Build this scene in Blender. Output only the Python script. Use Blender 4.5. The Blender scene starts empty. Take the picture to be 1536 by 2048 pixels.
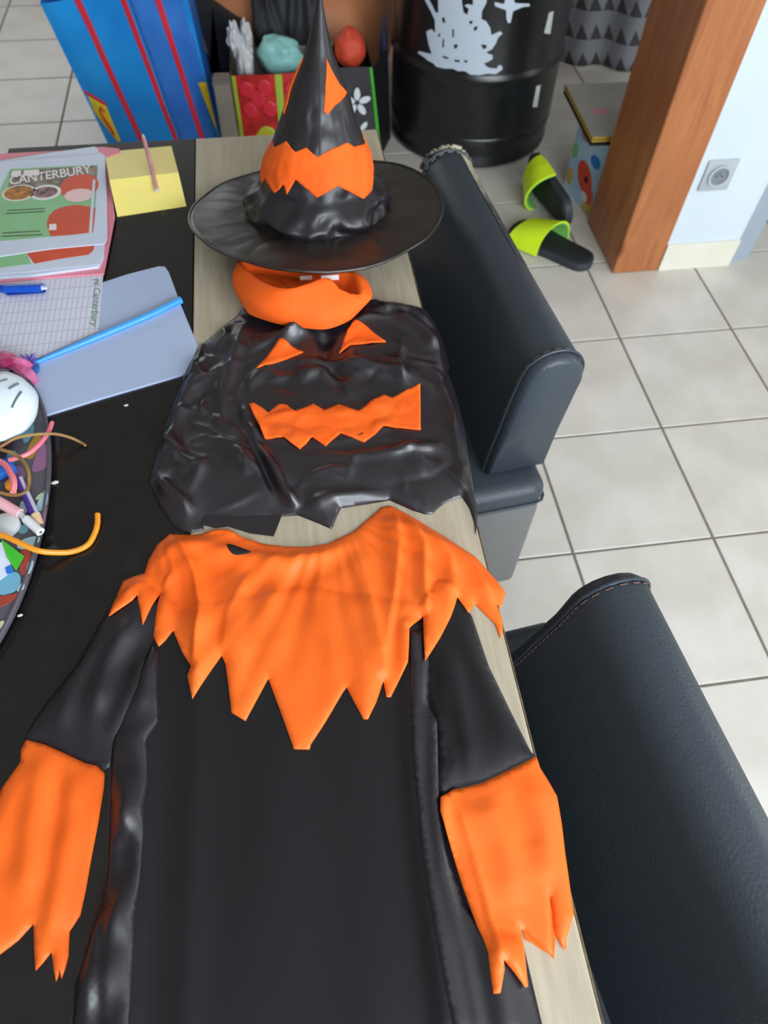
import bpy, bmesh, math, random
import numpy as np
from mathutils import Vector, Matrix, noise
from mathutils.geometry import delaunay_2d_cdt
random.seed(7)
SC = bpy.context.scene
COL = SC.collection
PI = math.pi

# ------------------------------------------------------------------ camera, world, lights, exposure
cam_data = bpy.data.cameras.new('camera')
cam = bpy.data.objects.new('camera', cam_data)
COL.objects.link(cam)
RT = (0.990136, -0.138385, 0.021896)
DN = (-0.102722, -0.823300, -0.558235)
FW = (0.095278, 0.550479, -0.829394)
cam.matrix_world = Matrix(((RT[0], -DN[0], -FW[0], -1.07682), (RT[1], -DN[1], -FW[1], -1.68954),
                           (RT[2], -DN[2], -FW[2], 1.63608), (0, 0, 0, 1)))
cam_data.sensor_fit = 'VERTICAL'
cam_data.sensor_height = 36.0
cam_data.sensor_width = 27.0
cam_data.lens = 36.0 * 1414.24 / 2048
cam_data.clip_start = 0.02
cam_data.dof.use_dof = True
cam_data.dof.focus_distance = 0.95
cam_data.dof.aperture_fstop = 5.0
SC.camera = cam

world = bpy.data.worlds.new('world')
SC.world = world
world.use_nodes = True
world.node_tree.nodes['Background'].inputs[0].default_value = (0.75, 0.85, 1.0, 1)
world.node_tree.nodes['Background'].inputs[1].default_value = 1.0

def area(name, loc, target, sx, sy, power, color):
    l = bpy.data.lights.new(name, 'AREA')
    l.shape = 'RECTANGLE'; l.size = sx; l.size_y = sy; l.energy = power; l.color = color
    o = bpy.data.objects.new(name, l)
    o.location = loc
    o.rotation_euler = (Vector(target) - Vector(loc)).to_track_quat('-Z', 'Y').to_euler()
    COL.objects.link(o)
area('window_light', (0.15, -3.45, 1.75), (-0.6, -0.4, 0.8), 2.9, 1.7, 185, (0.84, 0.92, 1.0))
area('glass_door_light', (3.6, -0.9, 1.35), (0.0, 0.2, 0.5), 2.2, 2.2, 58, (0.92, 0.96, 1.0))
area('rear_fill_light', (-2.6, 4.5, 1.6), (-1.4, 0.0, 0.4), 2.2, 1.5, 30, (0.9, 0.95, 1.0))  # added fill lamp to brighten the floor at the back; no window there
SC.view_settings.view_transform = 'Standard'
SC.view_settings.look = 'None'
SC.view_settings.gamma = 1.0
SC.view_settings.use_curve_mapping = False
SC.view_settings.exposure = -0.09

# ------------------------------------------------------------------ helpers
T = 0.74          # table top height

def lin(h):
    h = h.lstrip('#')
    o = []
    for i in (0, 2, 4):
        c = int(h[i:i + 2], 16) / 255
        o.append(c / 12.92 if c <= 0.04045 else ((c + 0.055) / 1.055) ** 2.4)
    return (o[0], o[1], o[2], 1)

class NT:
    def __init__(s, name):
        s.m = bpy.data.materials.new(name); s.m.use_nodes = True
        s.t = s.m.node_tree; s.b = s.t.nodes['Principled BSDF']
    def n(s, kind, **kw):
        x = s.t.nodes.new('ShaderNode' + kind)
        for k, v in kw.items():
            setattr(x, k, v)
        return x
    def l(s, a, b): s.t.links.new(a, b)
    def math(s, op, a, b=None, clamp=False):
        x = s.n('Math', operation=op, use_clamp=clamp)
        for i, v in enumerate((a, b)):
            if v is None: continue
            if isinstance(v, (int, float)): x.inputs[i].default_value = v
            else: s.l(v, x.inputs[i])
        return x.outputs[0]

def mat(name, col, rough=0.5, col2=None, nscale=8.0, stretch=(1, 1, 1), bump=0.0, bscale=60.0, spec=0.5, metal=0.0,
        sheen=0.0, aniso=0.0, trans=0.0, bdist=0.002, kind='noise', coat=0.0, alpha=1.0, ramp=(0.35, 0.65), sss=0.0):
    k = NT(name); b = k.b
    b.inputs['Base Color'].default_value = lin(col)
    b.inputs['Roughness'].default_value = rough
    b.inputs['Metallic'].default_value = metal
    b.inputs['Specular IOR Level'].default_value = spec
    b.inputs['Sheen Weight'].default_value = sheen
    b.inputs['Anisotropic'].default_value = aniso
    b.inputs['Transmission Weight'].default_value = trans
    b.inputs['Coat Weight'].default_value = coat
    b.inputs['Alpha'].default_value = alpha
    tc = k.n('TexCoord'); mp = k.n('Mapping'); mp.inputs['Scale'].default_value = stretch
    k.l(tc.outputs['Object'], mp.inputs['Vector'])
    if col2:
        nz = k.n('TexNoise'); nz.inputs['Scale'].default_value = nscale; nz.inputs['Detail'].default_value = 5
        k.l(mp.outputs[0], nz.inputs['Vector'])
        cr = k.n('ValToRGB')
        cr.color_ramp.elements[0].color = lin(col); cr.color_ramp.elements[1].color = lin(col2)
        cr.color_ramp.elements[0].position = ramp[0]; cr.color_ramp.elements[1].position = ramp[1]
        k.l(nz.outputs[0], cr.inputs[0]); k.l(cr.outputs[0], b.inputs['Base Color'])
    if bump > 0:
        if kind == 'noise':
            n2 = k.n('TexNoise'); n2.inputs['Scale'].default_value = bscale; n2.inputs['Detail'].default_value = 4
            out = n2.outputs[0]
        else:
            n2 = k.n('TexVoronoi'); n2.inputs['Scale'].default_value = bscale
            out = n2.outputs['Distance']
        k.l(mp.outputs[0], n2.inputs['Vector'])
        bp = k.n('Bump'); bp.inputs['Strength'].default_value = bump; bp.inputs['Distance'].default_value = bdist
        k.l(out, bp.inputs['Height']); k.l(bp.outputs[0], b.inputs['Normal'])
    return k.m

ORG = {}
def root(name, loc, label, cat, group=None, rz=0.0):
    o = bpy.data.objects.new(name, None); COL.objects.link(o)
    o.empty_display_size = 0.05
    o.location = loc; o.rotation_euler = (0, 0, rz)
    o['label'] = label; o['category'] = cat
    if group: o['group'] = group
    ORG[o] = Vector(loc)
    return o

def part(name, VF, m, parent=None, smooth=True, local=False, loc=(0, 0, 0)):
    V, F = VF
    off = Vector((0, 0, 0))
    if parent is not None and not local: off = ORG[parent]
    off = off + Vector(loc)
    me = bpy.data.meshes.new(name)
    me.from_pydata([tuple(Vector(v) - off) for v in V], [], F)
    me.update()
    bm = bmesh.new(); bm.from_mesh(me); bmesh.ops.recalc_face_normals(bm, faces=bm.faces); bm.to_mesh(me); bm.free()
    if smooth:
        me.polygons.foreach_set('use_smooth', [True] * len(me.polygons))
        if smooth != 'all':
            try: me.set_sharp_from_angle(angle=0.7)
            except Exception: pass
    me.materials.append(m)
    o = bpy.data.objects.new(name, me); COL.objects.link(o)
    o.location = loc
    if parent is not None: o.parent = parent
    ORG[o] = off
    return o

def tag(o, label, cat, group=None):
    o['label'] = label; o['category'] = cat
    if group: o['group'] = group
    return o

def single(name, VF, m, loc, label, cat, group=None, smooth=True):
    o = part(name, VF, m, None, smooth, False, loc)
    return tag(o, label, cat, group)

def struct(name, VF, m, parent=None, smooth=False):
    o = part(name, VF, m, parent, smooth)
    if parent is None: o['kind'] = 'structure'
    return o

def join(*vfs):
    V, F = [], []
    for v, f in vfs:
        n = len(V); V += list(v); F += [tuple(i + n for i in q) for q in f]
    return V, F

def xf(VF, m):
    return [tuple(m @ Vector(v)) for v in VF[0]], VF[1]

def bm_out(bm):
    bm.verts.index_update()
    r = [tuple(v.co) for v in bm.verts], [tuple(v.index for v in f.verts) for f in bm.faces]
    bm.free(); return r

def box(x0, x1, y0, y1, z0, z1, bev=0.0, seg=2):
    bm = bmesh.new()
    bmesh.ops.create_cube(bm, size=1.0)
    for v in bm.verts:
        v.co = Vector(((x0 + x1) / 2 + v.co.x * (x1 - x0), (y0 + y1) / 2 + v.co.y * (y1 - y0), (z0 + z1) / 2 + v.co.z * (z1 - z0)))
    if bev > 0:
        bmesh.ops.bevel(bm, geom=bm.edges[:], offset=bev, segments=seg, profile=0.5, affect='EDGES')
    return bm_out(bm)

def prism(poly, h0, h1, bev=0.0):
    """polygon of (x,y) between two heights"""
    n = len(poly)
    bm = bmesh.new()
    a = [bm.verts.new((p[0], p[1], h0)) for p in poly]; b = [bm.verts.new((p[0], p[1], h1)) for p in poly]
    bm.faces.new(a); bm.faces.new(b)
    for i in range(n):
        bm.faces.new((a[i], a[(i + 1) % n], b[(i + 1) % n], b[i]))
    bmesh.ops.recalc_face_normals(bm, faces=bm.faces)
    if bev > 0:
        e = [x for x in bm.edges if x.verts[0].co.z > (h0 + h1) / 2 and x.verts[1].co.z > (h0 + h1) / 2]
        bmesh.ops.bevel(bm, geom=e, offset=bev, segments=2, profile=0.5, affect='EDGES')
    return bm_out(bm)

def tube(pts, r, seg=10, cyclic=False, caps=True, radii=None, smoothn=6):
    P = [Vector(p) for p in pts]
    if smoothn > 1 and len(P) > 2:
        Q = []; R = []
        n = len(P); rng = n if cyclic else n - 1
        for i in range(rng):
            p0 = P[(i - 1) % n] if (cyclic or i > 0) else P[0] * 2 - P[1]
            p1 = P[i]; p2 = P[(i + 1) % n]
            p3 = P[(i + 2) % n] if (cyclic or i + 2 < n) else P[-1] * 2 - P[-2]
            for k in range(smoothn):
                t = k / smoothn
                Q.append(0.5 * ((2 * p1) + (p2 - p0) * t + (2 * p0 - 5 * p1 + 4 * p2 - p3) * t * t + (3 * p1 - p0 - 3 * p2 + p3) * t ** 3))
                if radii: R.append(radii[i] * (1 - t) + radii[(i + 1) % n] * t)
        if not cyclic:
            Q.append(P[-1]); R.append(radii[-1] if radii else r)
        P = Q; radii = R if radii else None
    n = len(P); V = []; F = []
    up = Vector((0, 0, 1)); prev = None
    for i in range(n):
        d = (P[(i + 1) % n] - P[i - 1]) if (cyclic or 0 < i < n - 1) else (P[1] - P[0] if i == 0 else P[-1] - P[-2])
        d.normalize()
        if prev is None:
            a = d.cross(up)
            if a.length < 1e-4: a = d.cross(Vector((1, 0, 0)))
        else:
            a = prev - d * prev.dot(d)
        a.normalize(); b = d.cross(a); prev = a
        rr = radii[i] if radii else r
        for k in range(seg):
            an = 2 * PI * k / seg
            V.append(tuple(P[i] + (a * math.cos(an) + b * math.sin(an)) * rr))
    for i in range(n if cyclic else n - 1):
        j = (i + 1) % n
        for k in range(seg):
            F.append((i * seg + k, i * seg + (k + 1) % seg, j * seg + (k + 1) % seg, j * seg + k))
    if caps and not cyclic:
        F.append(tuple(range(seg))); F.append(tuple((n - 1) * seg + k for k in range(seg)))
    return V, F

def lathe(prof, cx, cy, seg=48, cap0=True, cap1=True):
    V = []; F = []
    for r, z in prof:
        for k in range(seg):
            a = 2 * PI * k / seg
            V.append((cx + r * math.cos(a), cy + r * math.sin(a), z))
    for i in range(len(prof) - 1):
        for k in range(seg):
            F.append((i * seg + k, i * seg + (k + 1) % seg, (i + 1) * seg + (k + 1) % seg, (i + 1) * seg + k))
    if cap0: F.append(tuple(range(seg)))
    if cap1: F.append(tuple((len(prof) - 1) * seg + k for k in range(seg)))
    return V, F

def cyl(p0, p1, r0, r1=None, seg=14):
    return tube([p0, p1], r0, seg, radii=[r0, r0 if r1 is None else r1], smoothn=1)

# ---- filled outlines
def densify(poly, res):
    out = []
    n = len(poly)
    for i in range(n):
        a = np.array(poly[i][:2], float); b = np.array(poly[(i + 1) % n][:2], float)
        k = max(1, int(np.linalg.norm(b - a) / res))
        for j in range(k): out.append(a + (b - a) * j / k)
    return np.array(out)

def smooth_poly(poly, it=1):
    """Chaikin corner cutting"""
    P = np.array([p[:2] for p in poly], float)
    for _ in range(it):
        Q = np.roll(P, -1, 0)
        P = np.stack([P * 0.75 + Q * 0.25, P * 0.25 + Q * 0.75], 1).reshape(-1, 2)
    return [tuple(p) for p in P]

def inside(P, poly):
    x, y = P[:, 0], P[:, 1]
    c = np.zeros(len(P), bool); n = len(poly); j = n - 1
    for i in range(n):
        xi, yi = poly[i][0], poly[i][1]; xj, yj = poly[j][0], poly[j][1]
        if yi != yj:
            c ^= ((yi > y) != (yj > y)) & (x < (xj - xi) * (y - yi) / (yj - yi) + xi)
        j = i
    return c

def seg_dist(P, line, closed=False):
    """distance, signed side of nearest segment, and parameter along an (x,y) polyline"""
    L = np.array([q[:2] for q in line], float)
    if closed: L = np.vstack([L, L[:1]])
    best = np.full(len(P), 1e9); side = np.zeros(len(P)); par = np.zeros(len(P))
    for i in range(len(L) - 1):
        a, b = L[i], L[i + 1]; d = b - a; q = d @ d + 1e-12
        t = np.clip(((P - a) @ d) / q, 0, 1)
        e = P - (a + t[:, None] * d)
        dist = np.hypot(e[:, 0], e[:, 1])
        m = dist < best
        best[m] = dist[m]
        side[m] = np.sign(d[0] * (P[m, 1] - a[1]) - d[1] * (P[m, 0] - a[0]))
        par[m] = (i + t[m]) / (len(L) - 1)
    return best, side, par

def fill(poly, res):
    B = densify(poly, res)
    lo, hi = B.min(0), B.max(0)
    xs = np.arange(lo[0], hi[0], res); ys = np.arange(lo[1], hi[1], res * 0.866)
    G = np.array([(x + (res / 2 if j % 2 else 0), y) for j, y in enumerate(ys) for x in xs])
    if len(G):
        G = G[inside(G, B)]
    if len(G):
        d, _, _ = seg_dist(G, B, True)
        G = G[d > res * 0.55]
    P = np.vstack([B, G]) if len(G) else B
    n = len(B)
    r = delaunay_2d_cdt([Vector(p) for p in P], [(i, (i + 1) % n) for i in range(n)], [list(range(n))], 1, 1e-6)
    V = np.array([(v.x, v.y) for v in r[0]]); F = [tuple(f) for f in r[2]]
    return V, F

def thick(V2, F, top, bottom):
    """closed solid from a filled outline: arrays of top and bottom points"""
    n = len(V2); cnt = {}
    for f in F:
        for i in range(len(f)):
            e = (f[i], f[(i + 1) % len(f)])
            cnt[tuple(sorted(e))] = None if tuple(sorted(e)) in cnt else e
    FF = list(F) + [tuple(i + n for i in reversed(f)) for f in F]
    for e in cnt.values():
        if e: FF.append((e[1], e[0], e[0] + n, e[1] + n))
    return [tuple(p) for p in top] + [tuple(p) for p in bottom], FF

def fold(P, line, amp, w, sharp=False, fade=True):
    d, _, t = seg_dist(P, line)
    k = np.exp(-d / w) if sharp else np.exp(-(d / w) ** 2)
    if fade: k = k * np.clip(np.minimum(t, 1 - t) * 5, 0.15, 1)
    return amp * k

def lap(P, line, amp, w, sgn=1):
    # an overlapping pleat: steep on one side, fading slowly on the other
    d, sd, t = seg_dist(P, line)
    k = np.clip(t * 6, 0, 1)
    return amp * k * np.where(sd * sgn > 0, np.exp(-d / w), np.exp(-(d / 0.004) ** 2))

def creases(P, region, n, seed, lmin, lmax, amp, wid, avoid=()):
    # short crisp wrinkles strewn over a crumpled cloth
    rnd = random.Random(seed)
    R_ = np.array([p[:2] for p in region]); lo, hi = R_.min(0), R_.max(0)
    h = np.zeros(len(P)); c = 0
    while c < n:
        q = np.array([[rnd.uniform(lo[0], hi[0]), rnd.uniform(lo[1], hi[1])]])
        if not inside(q, region)[0]: continue
        c += 1
        a = rnd.uniform(0, PI); l = rnd.uniform(lmin, lmax); b = a + rnd.uniform(-0.6, 0.6)
        p0 = q[0]; p1 = p0 + np.array([math.cos(a), math.sin(a)]) * l * 0.5; p2 = p1 + np.array([math.cos(b), math.sin(b)]) * l * 0.5
        near = np.abs(P - p1).max(1) < l + wid * 3
        if not near.any(): continue
        Q = P[near]; d, sd, t = seg_dist(Q, [p0, p1, p2])
        w1 = wid * rnd.uniform(0.5, 1.0); w2 = wid * rnd.uniform(1.0, 2.6); sg = rnd.choice((-1, 1))
        k = np.sin(PI * np.clip(t, 0.02, 0.98)) * np.where(sd * sg > 0, np.exp(-d / w2), np.exp(-d / w1))
        h[near] += rnd.uniform(0.4, 1.0) * amp * (1 if rnd.random() < 0.75 else -0.7) * k
    return h

def nz(P, scale, seed=0.0, sx=1.0, sy=1.0):
    return np.array([noise.noise(Vector((p[0] * scale * sx + seed, p[1] * scale * sy - seed, seed))) for p in P])

def ridged(P, scale, seed=0.0, sx=1.0, sy=1.0):
    return np.array([1 - abs(noise.noise(Vector((p[0] * scale * sx + seed, p[1] * scale * sy, seed)))) * 2 for p in P])

def flat(poly, z, th, res=None):
    return prism(poly, z, z + th)

# ------------------------------------------------------------------ materials
M = {}
M['tile'] = mat('floor_tile', '#c3bdb3', 0.32, '#d3cdc4', 5, bump=0.03, bscale=30, spec=0.45)
M['grout'] = mat('grout', '#80786e', 0.9, '#6f675e', 30)
M['wall'] = mat('white_paint', '#cfdae1', 0.7, '#cad6de', 3, bump=0.05, bscale=150)
M['wallgrey'] = mat('grey_trim', '#9aa4b0', 0.5)
M['skirt'] = mat('skirting_tile', '#dcd9c8', 0.35, '#e6e3d5', 6)
M['wall_tint'] = mat('beige_paint', '#bdb6aa', 0.8)
M['ceil'] = mat('ceiling_paint', '#e4e2dc', 0.8)
M['socket'] = mat('socket_grey', '#aeb4ba', 0.35)
M['socket_in'] = mat('socket_well', '#7c8288', 0.3)
M['metal'] = mat('metal', '#d0d2d4', 0.25, metal=1.0)

# stained timber: grain runs along z
def wood(name, c1, c2, c3):
    k = NT(name); tc = k.n('TexCoord'); mp = k.n('Mapping'); mp.inputs['Scale'].default_value = (14, 14, 1.1)
    k.l(tc.outputs['Object'], mp.inputs[0])
    n = k.n('TexNoise'); n.inputs['Scale'].default_value = 2.2; n.inputs['Detail'].default_value = 8; n.inputs['Distortion'].default_value = 1.2
    k.l(mp.outputs[0], n.inputs[0])
    cr = k.n('ValToRGB'); e = cr.color_ramp.elements
    e[0].color = lin(c1); e[0].position = 0.3; e[1].color = lin(c2); e[1].position = 0.7
    x = e.new(0.5); x.color = lin(c3)
    k.l(n.outputs[0], cr.inputs[0])
    v = k.n('TexVoronoi'); v.inputs['Scale'].default_value = 3.2
    mp2 = k.n('Mapping'); mp2.inputs['Scale'].default_value = (2.2, 2.2, 1.0); k.l(tc.outputs['Object'], mp2.inputs[0]); k.l(mp2.outputs[0], v.inputs['Vector'])
    kn = k.n('ValToRGB'); kn.color_ramp.elements[0].position = 0.04; kn.color_ramp.elements[1].position = 0.13
    kn.color_ramp.elements[0].color = (0.45, 0.35, 0.3, 1); kn.color_ramp.elements[1].color = (1, 1, 1, 1)
    k.l(v.outputs['Distance'], kn.inputs[0])
    mx = k.n('Mix', data_type='RGBA', blend_type='MULTIPLY'); mx.inputs[0].default_value = 0.7
    k.l(cr.outputs[0], mx.inputs[6]); k.l(kn.outputs[0], mx.inputs[7]); k.l(mx.outputs[2], k.b.inputs['Base Color'])
    k.b.inputs['Roughness'].default_value = 0.38
    return k.m
M['post'] = wood('stained_timber', '#9c5c36', '#b87646', '#aa683c')

M['table_black'] = mat('black_laminate', '#141213', 0.22, '#1b1918', 40, bump=0.03, bscale=400, spec=0.5)
M['table_beige'] = mat('limed_wood', '#bdb29c', 0.38, '#ada28c', 9, stretch=(14, 1, 1), bump=0.1, bscale=60)
M['table_edge'] = mat('worn_edge', '#7d6a4c', 0.6, '#4d4032', 40)
M['leather'] = mat('black_leather', '#323a42', 0.43, bump=0.28, bscale=240, kind='vor', bdist=0.0014, spec=0.45)
M['leather_grey'] = mat('grey_leather', '#6a6a69', 0.45, bump=0.2, bscale=170, kind='vor', bdist=0.001)
M['leather_worn'] = mat('worn_leather', '#2c3032', 0.42, '#bcb89f', 30, ramp=(0.40, 0.55), bump=0.4, bscale=120)
k = NT('worn_fade'); tc = k.n('TexCoord'); sp = k.n('SeparateXYZ'); k.l(tc.outputs['Object'], sp.inputs[0])
nz_n = k.n('TexNoise'); nz_n.inputs['Scale'].default_value = 60; nz_n.inputs['Detail'].default_value = 4; k.l(tc.outputs['Object'], nz_n.inputs[0])
fac = k.math('ADD', k.math('MULTIPLY', k.math('SUBTRACT', sp.outputs[1], 0.46), 4.0), k.math('MULTIPLY', k.math('SUBTRACT', nz_n.outputs[0], 0.5), 1.6), True)
mx = k.n('Mix', data_type='RGBA'); k.l(fac, mx.inputs[0]); mx.inputs[6].default_value = lin('#2c3238'); mx.inputs[7].default_value = lin('#c9c4a6'); k.l(mx.outputs[2], k.b.inputs['Base Color'])
k.b.inputs['Roughness'].default_value = 0.5
M['worn_fade'] = k.m
M['thread'] = mat('pale_thread', '#76776f', 0.8)
M['thread_red'] = mat('red_thread', '#6b4a44', 0.8)

M['satin'] = mat('black_satin', '#17131c', 0.38, spec=0.7, bump=0.06, bscale=500)
M['satin_thin'] = mat('black_crinkled_satin', '#1d181f', 0.33, spec=0.8, bump=0.08, bscale=70, bdist=0.002)
M['velvet'] = mat('black_jersey', '#121114', 0.6, spec=0.25, bump=0.15, bscale=500, sheen=0.12)
M['hat_cloth'] = mat('black_hat_cloth', '#1e1a20', 0.40, '#18151a', 10, spec=0.6, bump=0.25, bscale=30, bdist=0.004)
M['hat_brim'] = mat('black_brim_cloth', '#2c2622', 0.36, '#1e1917', 12, spec=0.6, bump=0.3, bscale=22, stretch=(1, 2, 1), bdist=0.004)
M['seam'] = mat('grey_seam', '#38343a', 0.6)
M['orange_satin'] = mat('orange_satin', '#fd6818', 0.5, '#fe7223', 5, spec=0.35, bump=0.05, bscale=500)
M['orange_felt'] = mat('orange_felt', '#fd6b1e', 0.75, '#fc6418', 30, spec=0.3, bump=0.15, bscale=300)
M['lining'] = mat('dark_lining', '#141015', 0.7)

def plain(name, col, rough=0.5, **kw):
    M[name] = mat(name, col, rough, **kw)
plain('white_plastic', '#e8eaee', 0.3); plain('paper', '#ced7ec', 0.55, col2='#d6ddef', nscale=6)
plain('pink_film', '#e58a9a', 0.25); plain('green_print', '#86bd84', 0.45, col2='#90c692', nscale=8)
plain('red_print', '#d9512f', 0.45, col2='#cf4a2c', nscale=8); plain('dark_photo', '#4a3b2e', 0.45, col2='#9a8f80', nscale=45)
plain('orange_photo', '#d4861f', 0.45, col2='#6d4a2b', nscale=60); plain('mauve_photo', '#3b2a2c', 0.45, col2='#a87a80', nscale=60)
plain('white_print', '#e8e4e2', 0.5); plain('pink_print', '#eec9cc', 0.5); plain('dark_ink', '#4c5a4c', 0.5); plain('green_ink', '#6f9484', 0.5)
plain('blue_pen', '#0f4fc0', 0.2); plain('dark_blue_pen', '#0a2d86', 0.2); plain('pouch', '#b4c4e4', 0.28, col2='#aebddc', nscale=4)
plain('zip_blue', '#3f9be6', 0.3); plain('zip_dark', '#2c5fa8', 0.3)
plain('yellow_card', '#fdec86', 0.5); plain('pink_pen', '#e3a09a', 0.25, col2='#c7909e', nscale=30)
plain('magenta', '#b02a62', 0.4, col2='#d97aa6', nscale=40); plain('violet', '#6a56b0', 0.4)
plain('tray_grey', '#57535b', 0.4); plain('teal', '#6d9fa6', 0.4); plain('mustard', '#b28a2a', 0.4); plain('mauve', '#8f6488', 0.4)
plain('brick_red', '#a44438', 0.4); plain('pale_blue', '#a9cbd3', 0.4); plain('sky_blue', '#76b4d0', 0.4); plain('pale_green', '#b9c8a4', 0.4)
plain('brown_cord', '#a8834e', 0.45, col2='#80602f', nscale=30); plain('coral_cord', '#f0708a', 0.4, col2='#ef8f8f', nscale=8); plain('orange_cord', '#f79a25', 0.35)
plain('purple', '#45308a', 0.3); plain('clear_pen', '#b9b6cc', 0.2); plain('wood_tip', '#d8b88e', 0.6); plain('pink_pale', '#f0b6c0', 0.4)
plain('green_flag', '#3eb12d', 0.45); plain('blue_bit', '#2f78e0', 0.35); plain('cup_white', '#e3eef8', 0.3); plain('scribble', '#6d747c', 0.6)
plain('maroon', '#3a0f16', 0.5); plain('grey_white', '#cfd4d6', 0.45); plain('crumb', '#cfcabf', 0.8)
plain('drum_black', '#111314', 0.30, col2='#17191b', nscale=20, spec=0.55, bump=0.04, bscale=80); plain('drum_print', '#c3cfdd', 0.5)
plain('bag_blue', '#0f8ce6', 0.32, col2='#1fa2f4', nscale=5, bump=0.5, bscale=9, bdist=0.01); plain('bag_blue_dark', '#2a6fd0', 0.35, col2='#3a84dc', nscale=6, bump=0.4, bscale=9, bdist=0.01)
plain('bag_red', '#e02c40', 0.4); plain('bag_yellow', '#f0cf1c', 0.4); plain('bag_side', '#1c56b8', 0.35)
plain('lime', '#a3c23a', 0.5); plain('green_trim', '#3fb324', 0.45); plain('turquoise', '#8fcac6', 0.35, bump=0.5, bscale=14, bdist=0.01)
plain('film_white', '#d9dcdc', 0.3, bump=0.6, bscale=25, bdist=0.01, col2='#c8c6cc', nscale=20); plain('black_nylon', '#141517', 0.6, bump=0.3, bscale=30)
plain('brown_leather', '#c47a50', 0.45, col2='#d08a60', nscale=5, bump=0.3, bscale=20, bdist=0.006); plain('red_cloth', '#d4492f', 0.6); plain('navy', '#2a2a4c', 0.6)
plain('grey_board', '#8d857b', 0.7, col2='#7d756c', nscale=8); plain('flower_black', '#333135', 0.5); plain('white_flower', '#dfe6ea', 0.5)
plain('berry', '#d8302a', 0.4, col2='#a81e1c', nscale=22); plain('berry_leaf', '#a8c92c', 0.45, col2='#d6c23a', nscale=14)
plain('sole_black', '#1d2023', 0.6, bump=0.3, bscale=120); plain('sole_side', '#2d3238', 0.6); plain('neon', '#dcfc20', 0.5); plain('neon_in', '#8fe070', 0.55)
plain('box_blue', '#a8d0ee', 0.35, col2='#c4def2', nscale=6); plain('box_black', '#1a1a1c', 0.5); plain('box_grey', '#9a9a93', 0.4, col2='#a8a39e', nscale=10)
plain('box_yellow', '#d8b24a', 0.45); plain('fish_orange', '#e2502c', 0.4); plain('deep_blue', '#2f86c8', 0.4); plain('pink_soft', '#c98a90', 0.5)

# ruled school paper: fine grid printed on white
k = NT('ruled_paper'); tc = k.n('TexCoord'); sp = k.n('SeparateXYZ'); k.l(tc.outputs['Object'], sp.inputs[0])
fx = k.math('FRACT', k.math('DIVIDE', sp.outputs[0], 0.0095)); fy = k.math('FRACT', k.math('DIVIDE', sp.outputs[1], 0.030))
lx = k.math('LESS_THAN', fx, 0.16); ly = k.math('LESS_THAN', fy, 0.06)
mk = k.math('MAXIMUM', lx, ly)
mx = k.n('Mix', data_type='RGBA'); k.l(k.math('MULTIPLY', mk, 0.55), mx.inputs[0])
mx.inputs[6].default_value = lin('#dddff0'); mx.inputs[7].default_value = lin('#9a94a8'); k.l(mx.outputs[2], k.b.inputs['Base Color'])
k.b.inputs['Roughness'].default_value = 0.55
M['ruled'] = k.m

# curtain print: rows of dark leaning triangles on grey
k = NT('triangle_print'); tc = k.n('TexCoord'); sp = k.n('SeparateXYZ'); k.l(tc.outputs['UV'], sp.inputs[0])
v = k.math('FRACT', sp.outputs[1]); u = k.math('FRACT', k.math('ADD', k.math('ADD', sp.outputs[0], k.math('MULTIPLY', v, 0.45)), k.math('MULTIPLY', k.math('FLOOR', sp.outputs[1]), 0.5)))
w = k.math('MULTIPLY', k.math('SUBTRACT', 0.62, v), 0.8)
tri = k.math('LESS_THAN', k.math('ABSOLUTE', k.math('SUBTRACT', u, 0.5)), w)
tri2 = k.math('MULTIPLY', tri, k.math('GREATER_THAN', v, 0.06))
mx = k.n('Mix', data_type='RGBA'); k.l(k.math('MULTIPLY', tri2, 0.85), mx.inputs[0])
mx.inputs[6].default_value = lin('#85868c'); mx.inputs[7].default_value = lin('#2b2928'); k.l(mx.outputs[2], k.b.inputs['Base Color'])
k.b.inputs['Roughness'].default_value = 0.8
M['triangles'] = k.m

# ------------------------------------------------------------------ setting: floor tiles, walls, ceiling, post
X0, X1, Y0, Y1 = -4.5, 3.8, -3.7, 4.7
floor = struct('floor', box(X0, X1, Y0, Y1, -0.05, -0.003), M['grout'])
floor['label'] = 'beige ceramic tiled floor with dark grout'
TS = 0.40
tile_me = None
def tiles():
    global tile_me
    VF = box(-TS / 2 + 0.0035, TS / 2 - 0.0035, -TS / 2 + 0.0035, TS / 2 - 0.0035, -0.006, 0.0, 0.0015, 1)
    first = None
    for i in range(-8, 8):
        for j in range(-9, 9):
            x, y = (i + 0.5) * TS, (j + 0.5) * TS
            if first is None:
                first = part('tile', VF, M['tile'], floor, False, True); first.location = (x, y, 0)
            else:
                c = first.copy(); c.location = (x, y, 0); COL.objects.link(c)
tiles()
struct('wall_back', box(X0, X1, Y1, Y1 + 0.1, 0, 2.7), M['wall_tint'])
struct('wall_front', box(X0, X1, Y0 - 0.1, Y0, 0, 2.7), M['wall'])
struct('wall_left', box(X0 - 0.1, X0, Y0, Y1, 0, 2.7), M['wall_tint'])
struct('wall_far_right', box(X1, X1 + 0.1, Y0, Y1, 0, 2.7), M['wall_tint'])
struct('ceiling', box(X0, X1, Y0, Y1, 2.7, 2.8), M['ceil'])
wr = struct('wall_right', box(0.2565, 0.53, 0.337, 0.62, 0, 2.7), M['wall'])
wr['label'] = 'short white wall beside the wooden post'
struct('baseboard_right', box(0.2565, 0.531, 0.327, 0.337, 0, 0.106, 0.001, 1), M['skirt'])
struct('trim_1', box(0.531, 0.612, 0.352, 0.60, 0, 2.7), M['wallgrey'])
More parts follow.
